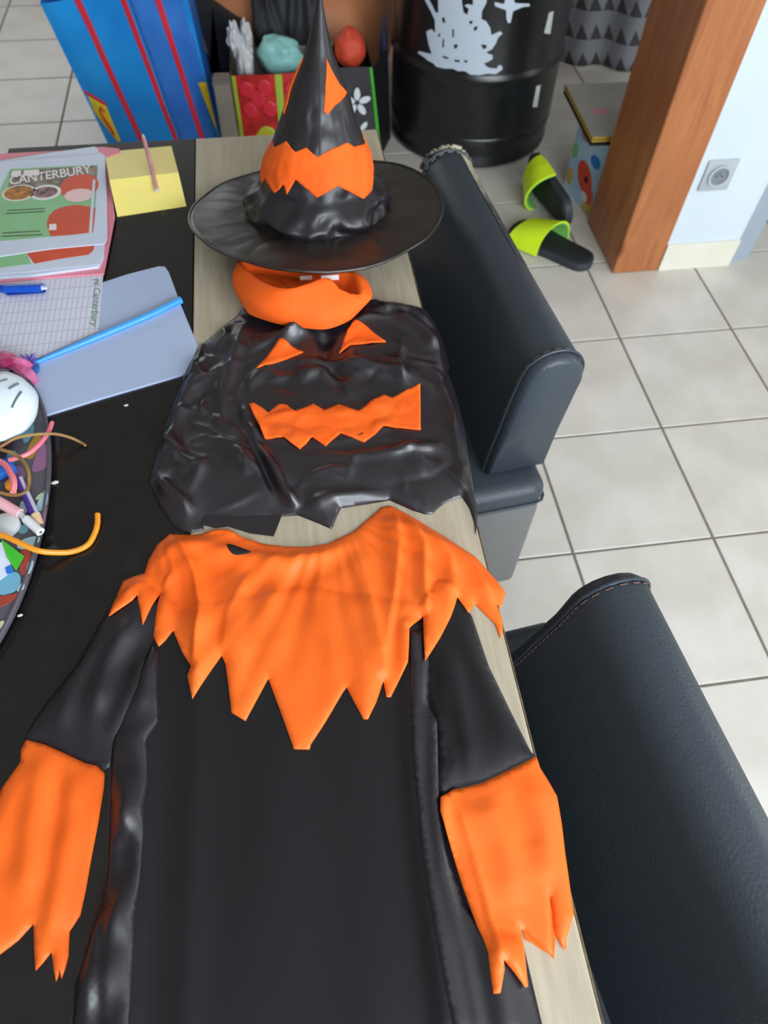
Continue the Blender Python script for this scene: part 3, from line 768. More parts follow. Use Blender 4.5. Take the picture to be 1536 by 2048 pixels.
def under_collar(P):
    b = body_h(P)
    return np.maximum.reduce([b + panel_h(P, panel_o, h_panel), b + panel_h(P, panel_r, h_panr), panel_h(P, sleeve_l_o, h_sl), b + panel_h(P, sleeve_r_o, h_sr),
                              np.where(inside(P, UNDER_FAT), 0.0034, 0.0)])
def collar_base(P):
    b = under_collar(P); acc = b.copy()
    for a in np.linspace(0, 2 * PI, 7)[:-1]:
        acc = np.maximum(acc, under_collar(P + np.array([math.cos(a), math.sin(a)]) * 0.006) * 0.93)
    return acc + 0.0006
def collar_base_old(P):
    return np.maximum(np.maximum(body_h(P), g_sl(P) * 1.3), g_sr(P) * 1.3) * np.clip(seg_dist(P, collar_o, True)[0] / 0.02, 0.55, 1)
sheet('collar', collar_o, 0.0044, h_co, M['orange_satin'], dress, collar_base, seat=1, dr=0.55)
neck_o = [(-1.2105,-1.1291),(-1.2,-1.1321),(-1.1812,-1.1429),(-1.1737,-1.1489),(-1.1878,-1.1521),(-1.2003,-1.1505),(-1.2071,-1.1422)]
def h_neck(P, d):
    Pd, _, _ = seg_dist(P, collar_o, True)
    return h_co(P, Pd) + 0.0012
Vn, Fn = fill(smooth_poly(neck_o, 1), 0.005)
zt = T + 0.0004 + collar_base(Vn) + h_neck(Vn, None)
part('neck_opening', thick(Vn, Fn, np.c_[Vn, zt], np.c_[Vn, zt - 0.0009]), M['lining'], dress, 'all')

# ------------------------------------------------------------------ costume: pumpkin-face hood
hood = root('costume_hood', (-1.06, -0.85, T), 'black satin hood with orange pumpkin face and orange neck roll, lying below the hat', 'hood')
hood_o = [(-1.1702,-0.5976),(-1.1838,-0.6255),(-1.2133,-0.6536),(-1.2464,-0.6935),(-1.2702,-0.7489),(-1.2918,-0.8122),(-1.3029,-0.854),(-1.3121,-0.8923),(-1.3207,-0.9374),(-1.3269,-0.972),(-1.3304,-0.996),(-1.3136,-1.0397),(-1.2926,-1.076),(-1.2785,-1.092),(-1.2654,-1.0971),(-1.2451,-1.0926),(-1.2466,-1.0764),(-1.2422,-1.0697),(-1.2113,-1.0762),(-1.1744,-1.0799),(-1.1256,-1.0842),(-1.1047,-1.085),(-1.079,-1.1009),(-1.0558,-1.1163),(-1.0472,-1.0976),(-1.0387,-1.0803),(-0.9995,-1.0778),(-0.9622,-1.0749),(-0.931,-1.0974),(-0.9127,-1.1071),(-0.9014,-1.1085),(-0.893,-1.1003),(-0.8815,-1.0924),(-0.8687,-1.0865),(-0.8498,-1.0822),(-0.8424,-1.1066),(-0.8408,-1.1316),(-0.8431,-1.1528),(-0.8363,-1.1322),(-0.831,-1.1043),(-0.8289,-1.0723),(-0.8246,-1.0335),(-0.8207,-0.9878),(-0.8157,-0.9478),(-0.8122,-0.8806),(-0.8139,-0.8366),(-0.8178,-0.8017),(-0.81,-0.7851),(-0.8102,-0.7672),(-0.8097,-0.7359),(-0.8125,-0.7116),(-0.8176,-0.6782),(-0.8283,-0.6532),(-0.8439,-0.6386),(-0.8643,-0.6291),(-0.8868,-0.6194),(-0.9065,-0.6172),(-0.945,-0.6129),(-0.9788,-0.5917),(-1.0249,-0.5748),(-1.0724,-0.5739),(-1.1295,-0.5821)]
under_o = [(-1.2682,-1.083),(-1.2476,-1.082),(-1.2469,-1.0584),(-1.2131,-1.0533),(-1.1253,-1.0596),(-1.1264,-1.0771),(-1.1352,-1.0997),(-1.1429,-1.1183),(-1.1772,-1.1087),(-1.21,-1.0921),(-1.2284,-1.0925),(-1.2439,-1.0861)]
part('under_layer', prism(under_o, T + 0.0004, T + 0.0024), M['satin_thin'], hood, False)
f_h = [([(-1.0258,-0.6902),(-1.0297,-0.7797),(-1.0013,-0.8778)], -0.012, 0.016), ([(-0.9912,-0.7075),(-0.9908,-0.7843),(-0.9258,-0.8224),(-0.8454,-0.8616)], 0.010, 0.012), ([(-1.0527,-0.6871),(-1.1094,-0.7328),(-1.1824,-0.8449)], 0.009, 0.012),
       ([(-1.1587,-0.6343),(-1.1883,-0.7364),(-1.2155,-0.8523),(-1.2243,-0.9378)], 0.008, 0.014), ([(-0.9028,-0.6633),(-0.8475,-0.724),(-0.8276,-0.7654)], 0.012, 0.012), ([(-0.9396,-0.6592),(-0.8649,-0.6607),(-0.8271,-0.7129)], 0.010, 0.010),
       ([(-1.1827,-0.8562),(-1.1539,-0.9567),(-1.12,-1.0495),(-1.0994,-1.0799)], 0.013, 0.009), ([(-1.195,-0.8547),(-1.1656,-0.9553),(-1.1315,-1.0528)], -0.008, 0.008), ([(-1.123,-0.9707),(-1.0146,-0.9961),(-0.9012,-0.9874),(-0.8624,-0.9973)], 0.007, 0.010),
       ([(-1.2315,-0.7187),(-1.2809,-0.8445),(-1.316,-0.987)], 0.008, 0.014), ([(-1.3037,-0.8966),(-1.2786,-0.9619),(-1.2323,-0.9973)], 0.005, 0.010), ([(-1.3156,-0.9968),(-1.2921,-1.0282),(-1.2545,-1.0697)], 0.009, 0.010),
       ([(-0.8432,-0.8015),(-0.835,-0.8976),(-0.8396,-1.0052),(-0.8437,-1.0837)], 0.007, 0.010), ([(-1.0891,-0.8211),(-1.0448,-0.8024),(-1.0059,-0.8427),(-0.9943,-0.8899)], 0.008, 0.010), ([(-0.9887,-0.9128),(-0.9298,-0.963),(-0.8975,-1.0579)], 0.004, 0.012),
       ([(-1.0996,-1.0818),(-1.0531,-1.0672),(-1.0075,-1.0681),(-0.9123,-1.0986)], 0.006, 0.012), ([(-1.2566,-0.8246),(-1.2237,-0.8513),(-1.2283,-0.9579)], -0.004, 0.012)]
FLAT = [[(-1.1515,-0.7708),(-1.1091,-0.7509),(-1.0701,-0.7542)], [(-1.0009,-0.7572),(-0.9739,-0.7151),(-0.9219,-0.7446)], [(-1.1588,-0.8969),(-1.0959,-0.926),(-1.0479,-0.9318),(-0.9831,-0.9342),(-0.888,-0.9072)], [(-0.9192,-0.8922),(-0.8787,-0.8626),(-0.8928,-0.9505),(-0.9348,-0.94)], [(-1.149,-0.9491),(-1.0914,-0.9745),(-1.0439,-0.9742),(-0.9882,-0.9748),(-0.9363,-0.9506)], [(-1.1657,-0.8607),(-1.1167,-0.8687),(-1.0593,-0.8756),(-1.0185,-0.8827),(-0.9412,-0.8691)]]
def h_hood(P, d):
    e = np.clip(d / 0.014, 0.02, 1)
    q = np.clip(np.minimum.reduce([seg_dist(P, l_)[0] for l_ in FLAT]) / 0.045, 0.04, 1)
    h = 0.016 * (1 - np.exp(-d / 0.03)) + 0.001
    for ln, a, w in f_h: h = h + fold(P, ln, a * 1.4, w) * e * q
    h = h + nz(P, 9, 2.3, 1.0, 0.8) * 0.010 * e * q + creases(P, hood_o, 75, 5, 0.06, 0.19, 0.0100, 0.0070) * e * q + creases(P, hood_o, 70, 9, 0.02, 0.07, 0.0035, 0.004) * e * q
    return np.maximum(h, 0.0008)
PO = [(-1.4875,-0.6055),(-1.4432,-0.4902),(-1.3927,-0.4684),(-1.3331,-0.45),(-1.3136,-0.4538),(-1.3011,-0.4893),(-1.2785,-0.5804),(-1.2458,-0.6996),(-1.2602,-0.7791),(-1.3356,-0.7975)]
sheet('hood_body', hood_o, 0.0040, h_hood, M['satin_thin'], hood, lambda P: np.where(inside(P, PO), 0.0045, 0.0), seat=1, dr=0.9)
def on_hood(name, poly, m):
    V, F = fill(poly, 0.0038)
    z = np.full(len(V), 0.0)
    for a in [None] + list(np.linspace(0, 4 * PI, 21)[:-1]):
        Q = V if a is None else V + np.array([math.cos(a), math.sin(a)]) * (0.0035 if a < 2 * PI else 0.007)
        d, _, _ = seg_dist(Q, hood_o, True)
        z = np.maximum(z, T + 0.0004 + h_hood(Q, d) + 0.0026)
    return part(name, thick(V, F, np.c_[V, z], np.c_[V, z - 0.0034]), m, hood, 'all')
on_hood('eye_patch', [(-1.1521,-0.7865),(-1.1319,-0.7558),(-1.1075,-0.7232),(-1.0884,-0.7407),(-1.0701,-0.7542),(-1.1059,-0.7699)], M['orange_felt'])
on_hood('eye_patch', [(-1.0081,-0.7664),(-0.998,-0.7384),(-0.9868,-0.7097),(-0.9716,-0.6874),(-0.9524,-0.7017),(-0.9219,-0.7446),(-0.9554,-0.7471),(-0.9867,-0.7486)], M['orange_felt'])
on_hood('mouth_patch', [(-1.1683,-0.866),(-1.1609,-0.8635),(-1.1483,-0.8762),(-1.1375,-0.8896),(-1.1194,-0.8718),(-1.1072,-0.8744),(-1.0938,-0.8959),(-1.0629,-0.8785),(-1.0455,-0.8973),(-1.0213,-0.8857),(-0.9912,-0.906),(-0.9692,-0.8897),(-0.9442,-0.8722),(-0.9302,-0.8807),(-0.9024,-0.8656),(-0.8782,-0.8544),(-0.8944,-0.9546),(-0.9277,-0.9474),(-0.9539,-0.942),(-0.9697,-0.9561),(-0.9891,-0.9695),(-1.0072,-0.9589),(-1.0243,-0.9463),(-1.0376,-0.9584),(-1.0507,-0.9703),(-1.0704,-0.9502),(-1.081,-0.9625),(-1.0919,-0.9714),(-1.106,-0.9584),(-1.1163,-0.9457),(-1.1306,-0.945),(-1.1457,-0.9453),(-1.1547,-0.9136),(-1.1626,-0.8877)], M['orange_felt'])

# neck roll: a soft standing ring of cloth
def neck_ring():
    bot = [(-1.1693,-0.6199,0.772),(-1.1648,-0.6507,0.772),(-1.1407,-0.675,0.772),(-1.1017,-0.6953,0.772),(-1.0496,-0.7131,0.772),(-1.0093,-0.7111,0.772),(-0.9756,-0.6911,0.772),(-0.9517,-0.6444,0.772),(-0.9558,-0.6084,0.772),(-0.9869,-0.5831,0.772),(-1.0421,-0.5652,0.772),(-1.108,-0.5638,0.772),(-1.1506,-0.5795,0.772)]
    top = [(-1.1742,-0.5406,0.8),(-1.1476,-0.6136,0.818),(-1.1155,-0.6626,0.832),(-1.0815,-0.6807,0.838),(-1.0445,-0.6701,0.838),(-1.0144,-0.6521,0.832),(-0.9911,-0.6696,0.818),(-0.9547,-0.677,0.812),(-0.956,-0.6132,0.808),(-0.9938,-0.5845,0.796),(-1.0453,-0.5593,0.788),(-1.1053,-0.5411,0.786),(-1.1467,-0.5272,0.788)]
    n = 104; rows = 13
    def cl(pts, t):
        m_ = len(pts); i = int(t * m_) % m_; f_ = t * m_ - int(t * m_)
        p = [Vector(pts[(i + q) % m_]) for q in (-1, 0, 1, 2)]
        return 0.5 * ((2 * p[1]) + (p[2] - p[0]) * f_ + (2 * p[0] - 5 * p[1] + 4 * p[2] - p[3]) * f_ ** 2 + (3 * p[1] - p[0] - 3 * p[2] + p[3]) * f_ ** 3)
    cb = sum((Vector(p) for p in bot), Vector()) / len(bot)
    V = []; F = []
    for j in range(rows):
        s = j / (rows - 1)
        for i in range(n):
            t = i / n
            a, b = cl(bot, t), cl(top, t)
            p = a.lerp(b, s)
            out = Vector((p.x - cb.x, p.y - cb.y, 0)).normalized()
            bulge = 0.016 * math.sin(PI * min(s * 1.05, 1)) 
            p += out * bulge + out * 0.006 * noise.noise(Vector((t * 9, s * 2, 1.0)))
            V.append(tuple(p))
    # fold the rim over and down the inside
    for j in range(1, 7):
        s = j / 6
        for i in range(n):
            t = i / n
            a, b = cl(bot, t), cl(top, t)
            inn = Vector((b.x - cb.x, b.y - cb.y, 0)).normalized()
            p = b - inn * (0.007 + 0.016 * s) + Vector((0, 0, 0.003 - (b.z - a.z) * 0.9 * s))
            V.append(tuple(p))
    for j in range(1, 6):
        s = j / 5
        for i in range(n):
            t = i / n
            a, b = cl(bot, t), cl(top, t)
            inn = Vector((b.x - cb.x, b.y - cb.y, 0)).normalized()
            p = b - inn * 0.023 + Vector((0, 0, 0.003 - (b.z - a.z) * 0.9))
            c = Vector((cb.x, cb.y, T + 0.030))
            V.append(tuple(p.lerp(c, s * 0.97) + Vector((0, 0, 0.010 * math.sin(PI * s) + 0.006 * noise.noise(Vector((p.x * 30, p.y * 30, s * 3)))))))
    R = rows + 11
    for j in range(R - 1):
        for i in range(n):
            F.append((j * n + i, j * n + (i + 1) % n, (j + 1) * n + (i + 1) % n, (j + 1) * n + i))
    return V, F
part('neck_roll', neck_ring(), M['orange_felt'], hood, 'all')
part('care_label', xf(box(-0.016, 0.016, -0.0015, 0.0015, -0.004, 0.006), Matrix.Translation([(-1.0079,-0.6191,0.806)][0])), M['white_print'], hood, False)
part('care_label', xf(box(-0.011, 0.011, -0.0015, 0.0015, -0.003, 0.004), Matrix.Translation([(-1.0511,-0.6143,0.806)][0])), M['white_print'], hood, False)

# ------------------------------------------------------------------ witch hat
HC = Vector((-1.012, -0.379, 0.7935)); HTH = 0.169; HLN = 0.085
hn = Vector((0, math.sin(HTH), math.cos(HTH))); hu = Vector((1, 0, 0)); hw = hn.cross(hu)
HPROF = [(-0.004, 0.14), (0.012, 0.143), (0.03, 0.134), (0.05, 0.114), (0.075, 0.107), (0.095, 0.102), (0.123, 0.0885), (0.158, 0.072), (0.217, 0.0505), (0.263, 0.0265), (0.308, 0.0128), (0.337, 0.006), (0.365, 0.002)]
def hrad(h): return float(np.interp(h, [a for a, b in HPROF], [b for a, b in HPROF]))
def hpt(a, h, extra=0.0):
    r = hrad(h)
    k = math.exp(-((h - 0.015) / 0.035) ** 2) + 0.25 * (h < 0.2)
    r += k * 0.013 * noise.noise(Vector((math.cos(a) * 2.1, math.sin(a) * 2.1, h * 28)))
    r += k * 0.008 * noise.noise(Vector((math.cos(a) * 6, math.sin(a) * 6, h * 50 + 3)))
    r = max(r + extra, 0.0012)
    return HC + hu * (r * math.cos(a) + HLN * h) + hw * (r * math.sin(a)) + hn * h
hat = root('witch_hat', (-1.0, -0.25, T + 0.001), 'tall pointed black witch hat with zigzag orange band standing on the table', 'hat')
seg = 120
hs = list(np.linspace(-0.006, 0.14, 34)) + list(np.linspace(0.15, 0.365, 34))
V = [tuple(hpt(2 * PI * q / seg, h)) for h in hs for q in range(seg)]
F = [(i * seg + q, i * seg + (q + 1) % seg, (i + 1) * seg + (q + 1) % seg, (i + 1) * seg + q) for i in range(len(hs) - 1) for q in range(seg)]
F.append(tuple((len(hs) - 1) * seg + q for q in range(seg)))
part('crown', (V, F), M['hat_cloth'], hat, 'all')
# brim: wavy disc
def brim():
    rs = list(np.linspace(0.115, 0.253, 20)); V = []; F = []
    for side in (0, 1):
        for r in rs:
            for q in range(seg):
                a = 2 * PI * q / seg
                k = (r - 0.115) / 0.138
                z = 0.007 * k * math.sin(a * 2 + 0.6) + 0.005 * k * noise.noise(Vector((math.cos(a) * 2.5, math.sin(a) * 2.5, r * 14))) + 0.0035 * math.sin(PI * k) * noise.noise(Vector((math.cos(a) * 9, math.sin(a) * 9, r * 10))) - 0.002 * side
                z += 0.010 * k * max(0, math.cos(a)) - 0.003
                V.append(tuple(HC + hu * (r * math.cos(a)) + hw * (r * math.sin(a)) + hn * z))
    n = len(rs)
    for s in (0, 1):
        o = s * n * seg
        for i in range(n - 1):
            for q in range(seg):
                f = (o + i * seg + q, o + i * seg + (q + 1) % seg, o + (i + 1) * seg + (q + 1) % seg, o + (i + 1) * seg + q)
                F.append(f)
    for i in (0, n - 1):
        for q in range(seg):
            F.append((i * seg + q, i * seg + (q + 1) % seg, n * seg + i * seg + (q + 1) % seg, n * seg + i * seg + q))
    return V, F
part('brim', brim(), M['hat_brim'], hat, 'all')
rim = [tuple(HC + hu * (0.2535 * math.cos(a)) + hw * (0.2535 * math.sin(a)) + hn * (0.007 * math.sin(a * 2 + 0.6) + 0.005 * noise.noise(Vector((math.cos(a) * 2.5, math.sin(a) * 2.5, 0.253 * 14))) + 0.010 * max(0, math.cos(a)) - 0.004)) for a in np.linspace(0, 2 * PI, 73)[:-1]]
part('brim_wire', tube(rim, 0.0028, 6, cyclic=True, smoothn=1), M['hat_brim'], hat)
part('seam', tube([hpt(-PI / 2 - 0.03, h, 0.0004) for h in np.linspace(0.13, 0.36, 24)], 0.0018, 6, smoothn=1), M['seam'], hat)
def on_hat(name, poly, res=0.004, ext=0.0022):
    # outline given as (angle, height); work in (angle * 0.09, height)
    q = [(a * 0.09, h) for a, h in poly]
    V2, F2 = fill(q, res)
    top = [hpt(x / 0.09, y, ext) for x, y in V2]; bot = [hpt(x / 0.09, y, ext - 0.0024) for x, y in V2]
    return part(name, thick(V2, F2, top, bot), M['orange_felt'], hat, 'all')
band_hi = [(-2.7784,0.1279),(-2.4555,0.1437),(-2.1347,0.1323),(-1.9148,0.1398),(-1.6516,0.1264),(-1.3527,0.1365),(-0.9504,0.1417),(-0.7745,0.1314),(-0.1804,0.1224)]
band_lo = [(-0.8182,0.047),(-1.056,0.0647),(-1.2972,0.0812),(-1.497,0.072),(-1.6586,0.0633),(-1.8445,0.0792),(-2.0301,0.0931),(-2.1022,0.0792),(-2.1649,0.0658),(-2.2502,0.0824),(-2.3314,0.0707),(-2.4305,0.0624),(-2.6082,0.0699),(-2.8016,0.0748)]
left_hi = [(-PI + 0.05, 0.128), (-PI - 0.25, 0.112), (-PI - 0.5, 0.125)]; left_lo = [(-PI - 0.5, 0.065), (-PI - 0.15, 0.078), (-PI + 0.10, 0.052)]
right_hi = [(-0.10, 0.112), (0.15, 0.128), (0.4, 0.115)]; right_lo = [(0.4, 0.07), (0.1, 0.05), (-0.15, 0.052)]
on_hat('orange_band', list(reversed(left_hi)) + band_hi + right_hi + right_lo + band_lo + list(reversed(left_lo)))
on_hat('eye_patch', [(-1.1582,0.265),(-1.0495,0.2563),(-0.9125,0.2425),(-0.7397,0.2262),(-0.4395,0.2108),(-1.0605,0.2001),(-1.4067,0.1875),(-1.4912,0.1928),(-1.3925,0.2291)])
on_hat('eye_patch', [(-PI + 0.10, 0.262), (-PI + 0.24, 0.205), (-PI + 0.28, 0.178), (-PI + 0.02, 0.190), (-PI - 0.35, 0.205), (-PI - 0.2, 0.235)])

# ------------------------------------------------------------------ papers at the left of the table
def sheet_flat(name, poly, z, th, m, parent, bev=0):
    return part(name, prism(poly, z, z + th, bev), m, parent, False)
# ruled sheet (lies lowest, over the pouch)
pouch = root('document_pouch', [(-1.3932,-0.6922,0.741)][0], 'white plastic document pouch with a blue slide binder', 'pouch')
part('pouch_sheet', prism([(-1.442,-0.5053),(-1.3918,-0.4838),(-1.3325,-0.4657),(-1.3208,-0.4686),(-1.3126,-0.488),(-1.2897,-0.5792),(-1.2564,-0.6984),(-1.2705,-0.7658),(-1.3361,-0.7857),(-1.4175,-0.8098),(-1.5067,-0.8385),(-1.5387,-0.7403),(-1.4965,-0.6045)], T + 0.0003, T + 0.004, 0.001), M['pouch'], pouch, False)
part('slide_binder', tube([(-1.5372,-0.7161,0.7475),(-1.4943,-0.6937,0.7475),(-1.4286,-0.659,0.7475),(-1.3426,-0.6124,0.7475),(-1.2871,-0.5766,0.7475)], 0.006, 10, radii=[0.0035, 0.005, 0.0065, 0.007, 0.0072], smoothn=4), M['zip_blue'], pouch)
part('binder_end', xf(box(-0.011, 0.011, -0.009, 0.009, -0.004, 0.006, 0.003), Matrix.Translation([(-1.5361,-0.7302,0.748)][0])), M['zip_dark'], pouch)

rs = root('ruled_sheet', [(-1.5171,-0.5758,0.745)][0], 'ruled sheet of paper with green handwriting, under the pink folder', 'paper')
part('page', prism([(-1.6891,-0.4529),(-1.4375,-0.4608),(-1.4374,-0.4988),(-1.434,-0.6429),(-1.5425,-0.7072),(-1.6351,-0.76)], T + 0.0043, T + 0.0052), M['ruled'], rs, False)
def text(name, s, m, parent, origin, xdir, height, width=None, shear=0.0, bold=0.0, squash=1.0):
    cu = bpy.data.curves.new(name, 'FONT'); cu.body = s; cu.size = 1.0; cu.offset = bold; cu.extrude = 0.0; cu.shear = shear
    o = bpy.data.objects.new(name, cu); COL.objects.link(o)
    cu.materials.append(m)
    bpy.context.view_layer.update()
    w0 = max(o.dimensions.x, 0.01)
    sx = (width / w0) if width else height
    ang = math.atan2(xdir[1], xdir[0])
    o.rotation_euler = (0, 0, ang); o.scale = (sx, height, 1)
    o.location = Vector(origin) - (ORG[parent] if parent else Vector((0, 0, 0)))
    if parent: o.parent = parent
    bpy.context.view_layer.update()
    me = bpy.data.meshes.new_from_object(o.evaluated_get(bpy.context.evaluated_depsgraph_get()))
    nm = bpy.data.objects.new(name, me); nm.matrix_local = o.matrix_local.copy(); nm.parent = parent
    bpy.data.objects.remove(o); bpy.data.curves.remove(cu); nm.name = name
    COL.objects.link(nm)
    return nm
ga = [(-1.4529,-0.4915,0.7458)][0]; gb = [(-1.4472,-0.6324,0.7458)][0]
d_ = Vector(gb) - Vector(ga)
text('handwriting', 'ge Canterbury', M['green_ink'], rs, (ga[0], ga[1], T + 0.0056), d_, 0.018, d_.length, shear=0.25, bold=0.012)

# stack: pink folder, lower leaflet, upper leaflet
fo = root('pink_folder', [(-1.5503,-0.2781,0.747)][0], 'pink plastic folder under the two leaflets', 'folder')
part('folder_film', prism([(-1.7601,-0.0379),(-1.6967,-0.0319),(-1.5663,-0.0325),(-1.4733,-0.0249),(-1.4358,-0.0371),(-1.4315,-0.0522),(-1.4545,-0.0686),(-1.4443,-0.1652),(-1.4275,-0.2992),(-1.4315,-0.3965),(-1.4354,-0.4838),(-1.5352,-0.4833),(-1.6266,-0.4865),(-1.6812,-0.4864)], T + 0.0055, T + 0.009, 0.001), M['pink_film'], fo, False)
part('paper_stack', prism([(-1.7482,-0.0877),(-1.688,-0.0698),(-1.5839,-0.0476),(-1.4894,-0.0319),(-1.4822,-0.039),(-1.4788,-0.0539),(-1.4669,-0.0654),(-1.4463,-0.2512),(-1.4388,-0.4374),(-1.4449,-0.4677),(-1.5697,-0.4812),(-1.6791,-0.4809)], T + 0.0092, T + 0.014, 0.001), M['paper'], fo, False)

lb = root('leaflet', [(-1.5385,-0.4393,0.755)][0], 'lower leaflet, showing only its green and red bottom strip', 'leaflet', 'printed leaflets on the pink folder')
z1 = T + 0.0143
part('page', prism([(-1.7249,-0.2212),(-1.4707,-0.2296),(-1.4386,-0.4177),(-1.4417,-0.4628),(-1.5712,-0.4714),(-1.681,-0.4712)], z1, z1 + 0.0008), M['paper'], lb, False)
part('green_field', prism([(-1.6821,-0.4108),(-1.6359,-0.408),(-1.5896,-0.402),(-1.5723,-0.4476),(-1.6288,-0.4536),(-1.6746,-0.4546)], z1 + 0.0008, z1 + 0.0011), M['green_print'], lb, False)
part('red_field', prism([(-1.5864,-0.4118),(-1.5227,-0.4061),(-1.4571,-0.4004),(-1.4584,-0.4195),(-1.4669,-0.4312),(-1.5192,-0.438),(-1.5666,-0.4482)], z1 + 0.0009, z1 + 0.0012), M['red_print'], lb, False)

la = root('leaflet', [(-1.5613,-0.2391,0.757)][0], 'upper leaflet headed CANTERBURY, with red circles on a green page', 'leaflet', 'printed leaflets on the pink folder')
z2 = T + 0.0175
def on_leaf(name, poly, lift, m):
    return part(name, prism(poly, z2 + lift, z2 + lift + 0.0003), m, la, False)
zq = z2
part('page', prism([(-1.7581,-0.0884),(-1.686,-0.0798),(-1.5586,-0.0765),(-1.4674,-0.0693),(-1.4624,-0.078),(-1.4476,-0.216),(-1.4336,-0.3881),(-1.4374,-0.4023),(-1.5413,-0.4071),(-1.6335,-0.4206),(-1.6981,-0.4228)], z1 + 0.0015, z2, 0.0006), M['paper'], la, False)
on_leaf('green_field', [(-1.6598,-0.1141),(-1.5651,-0.1139),(-1.4743,-0.1171),(-1.4672,-0.2415),(-1.4629,-0.3636),(-1.5459,-0.3678),(-1.641,-0.3722),(-1.6833,-0.3741),(-1.6774,-0.2641)], 0.0001, M['green_print'])
on_leaf('photo_banner', [(-1.6568,-0.1203),(-1.5644,-0.1199),(-1.4742,-0.1191),(-1.4692,-0.2044),(-1.514,-0.2016),(-1.5552,-0.2011),(-1.5977,-0.1893),(-1.6525,-0.1984)], 0.0004, M['dark_photo'])
for q in ([(-1.6544,-0.1225),(-1.6356,-0.1224),(-1.6326,-0.144),(-1.6534,-0.1438)], [(-1.6293,-0.1231),(-1.5979,-0.1224),(-1.5941,-0.1441),(-1.6274,-0.1446)]):
    on_leaf('white_block', q, 0.0007, M['white_print'])
def ell(c, rx, ry, n=26):
    return [(c[0] + rx * math.cos(2 * PI * q / n), c[1] + ry * math.sin(2 * PI * q / n)) for q in range(n)]
def ellp(pc, w, hgt):  # centre and extents already in metres
    return ell(pc, w, hgt)
cs = [(-1.6278,-0.2083),(-1.5733,-0.2122),(-1.5051,-0.197),(-1.5029,-0.2305),(-1.5072,-0.3201)]
on_leaf('red_circle', ellp(cs[2], 0.040, 0.047), 0.0006, M['red_print'])
on_leaf('white_oval', ellp(cs[0], 0.034, 0.030), 0.0008, M['white_print'])
on_leaf('photo_oval', ellp(cs[0], 0.030, 0.026), 0.0011, M['orange_photo'])
on_leaf('white_oval', ellp(cs[1], 0.032, 0.028), 0.0008, M['white_print'])
on_leaf('photo_oval', ellp(cs[1], 0.025, 0.020), 0.0011, M['mauve_photo'])
on_leaf('white_oval', ellp(cs[3], 0.030, 0.024), 0.0011, M['pink_print'])
on_leaf('red_disc', [(-1.5439,-0.368),(-1.5524,-0.3457),(-1.5568,-0.325),(-1.5561,-0.2977),(-1.5465,-0.2779),(-1.5276,-0.2675),(-1.5027,-0.2648),(-1.4818,-0.2723),(-1.465,-0.2794),(-1.4635,-0.3213),(-1.4629,-0.3636),(-1.5073,-0.3671)], 0.0007, M['red_print'])
on_leaf('page_fold', [(-1.479,-0.1751),(-1.4737,-0.1756),(-1.4647,-0.365),(-1.4706,-0.3644)], 0.0012, M['paper'])
on_leaf('white_square', [(-1.5516,-0.3273),(-1.5379,-0.327),(-1.5356,-0.3474),(-1.5502,-0.3476)], 0.0010, M['white_print'])
for yy in (419, 424, 429, 462):
    pass
for q in ([(-1.6422,-0.2678),(-1.5675,-0.2686),(-1.5671,-0.2722),(-1.6417,-0.2713)], [(-1.6436,-0.2781),(-1.5662,-0.2793),(-1.5658,-0.2828),(-1.6431,-0.2816)], [(-1.6404,-0.3445),(-1.5679,-0.3457),(-1.5675,-0.349),(-1.6399,-0.3479)], [(-1.6406,-0.356),(-1.5625,-0.3578),(-1.5621,-0.3612),(-1.6401,-0.3593)]):
    on_leaf('text_line', q, 0.0004, M['dark_ink'])
ta = [(-1.6514,-0.1771,0.7585)][0]; tb_ = [(-1.4843,-0.1484,0.7585)][0]
dd_ = Vector(tb_) - Vector(ta)
text('title_lettering', 'CANTERBURY', M['white_print'], la, (ta[0], ta[1], z2 + 0.0014), dd_, 0.046, dd_.length, bold=0.018)
pa = [(-1.5198,-0.1831,0.7585)][0]; pb = [(-1.4806,-0.1796,0.7585)][0]
pd_ = Vector(pb) - Vector(pa)

# pens
def pen(name, p0, p1, r, m, label, cat='pen', tip=None, tipm=None, grp=None):
    p0 = Vector(p0); p1 = Vector(p1)
    rt_ = root(name, p0.lerp(p1, 0.5), label, cat, grp)
    part('barrel', cyl(p0, p1, r), m, rt_)
    if tip:
        d = (p1 - p0).normalized()
        part('tip', cyl(p1, p1 + d * tip, r, r * 0.35), tipm, rt_)
        part('end_cap', cyl(p0 - d * 0.004, p0, r * 0.85), tipm, rt_)
    return rt_
bp_ = pen('ballpoint_pen', [(-1.6767,-0.5069,0.752)][0], [(-1.5434,-0.516,0.752)][0], 0.007, M['blue_pen'], 'blue plastic pen lying on the ruled sheet', 'pen')
part('cap', cyl([(-1.61,-0.5216,0.7555)][0], [(-1.5428,-0.5248,0.7555)][0], 0.0085), M['blue_pen'], bp_)
part('clip', xf(box(0, 0.07, -0.003, 0.003, -0.0015, 0.0015, 0.001), Matrix.Translation(Vector([(-1.6061,-0.5304,0.753)][0]))), M['dark_blue_pen'], bp_)
part('tip', cyl([(-1.5433,-0.5235,0.7545)][0], [(-1.5334,-0.5232,0.7545)][0], 0.006, 0.002), M['pouch'], bp_)

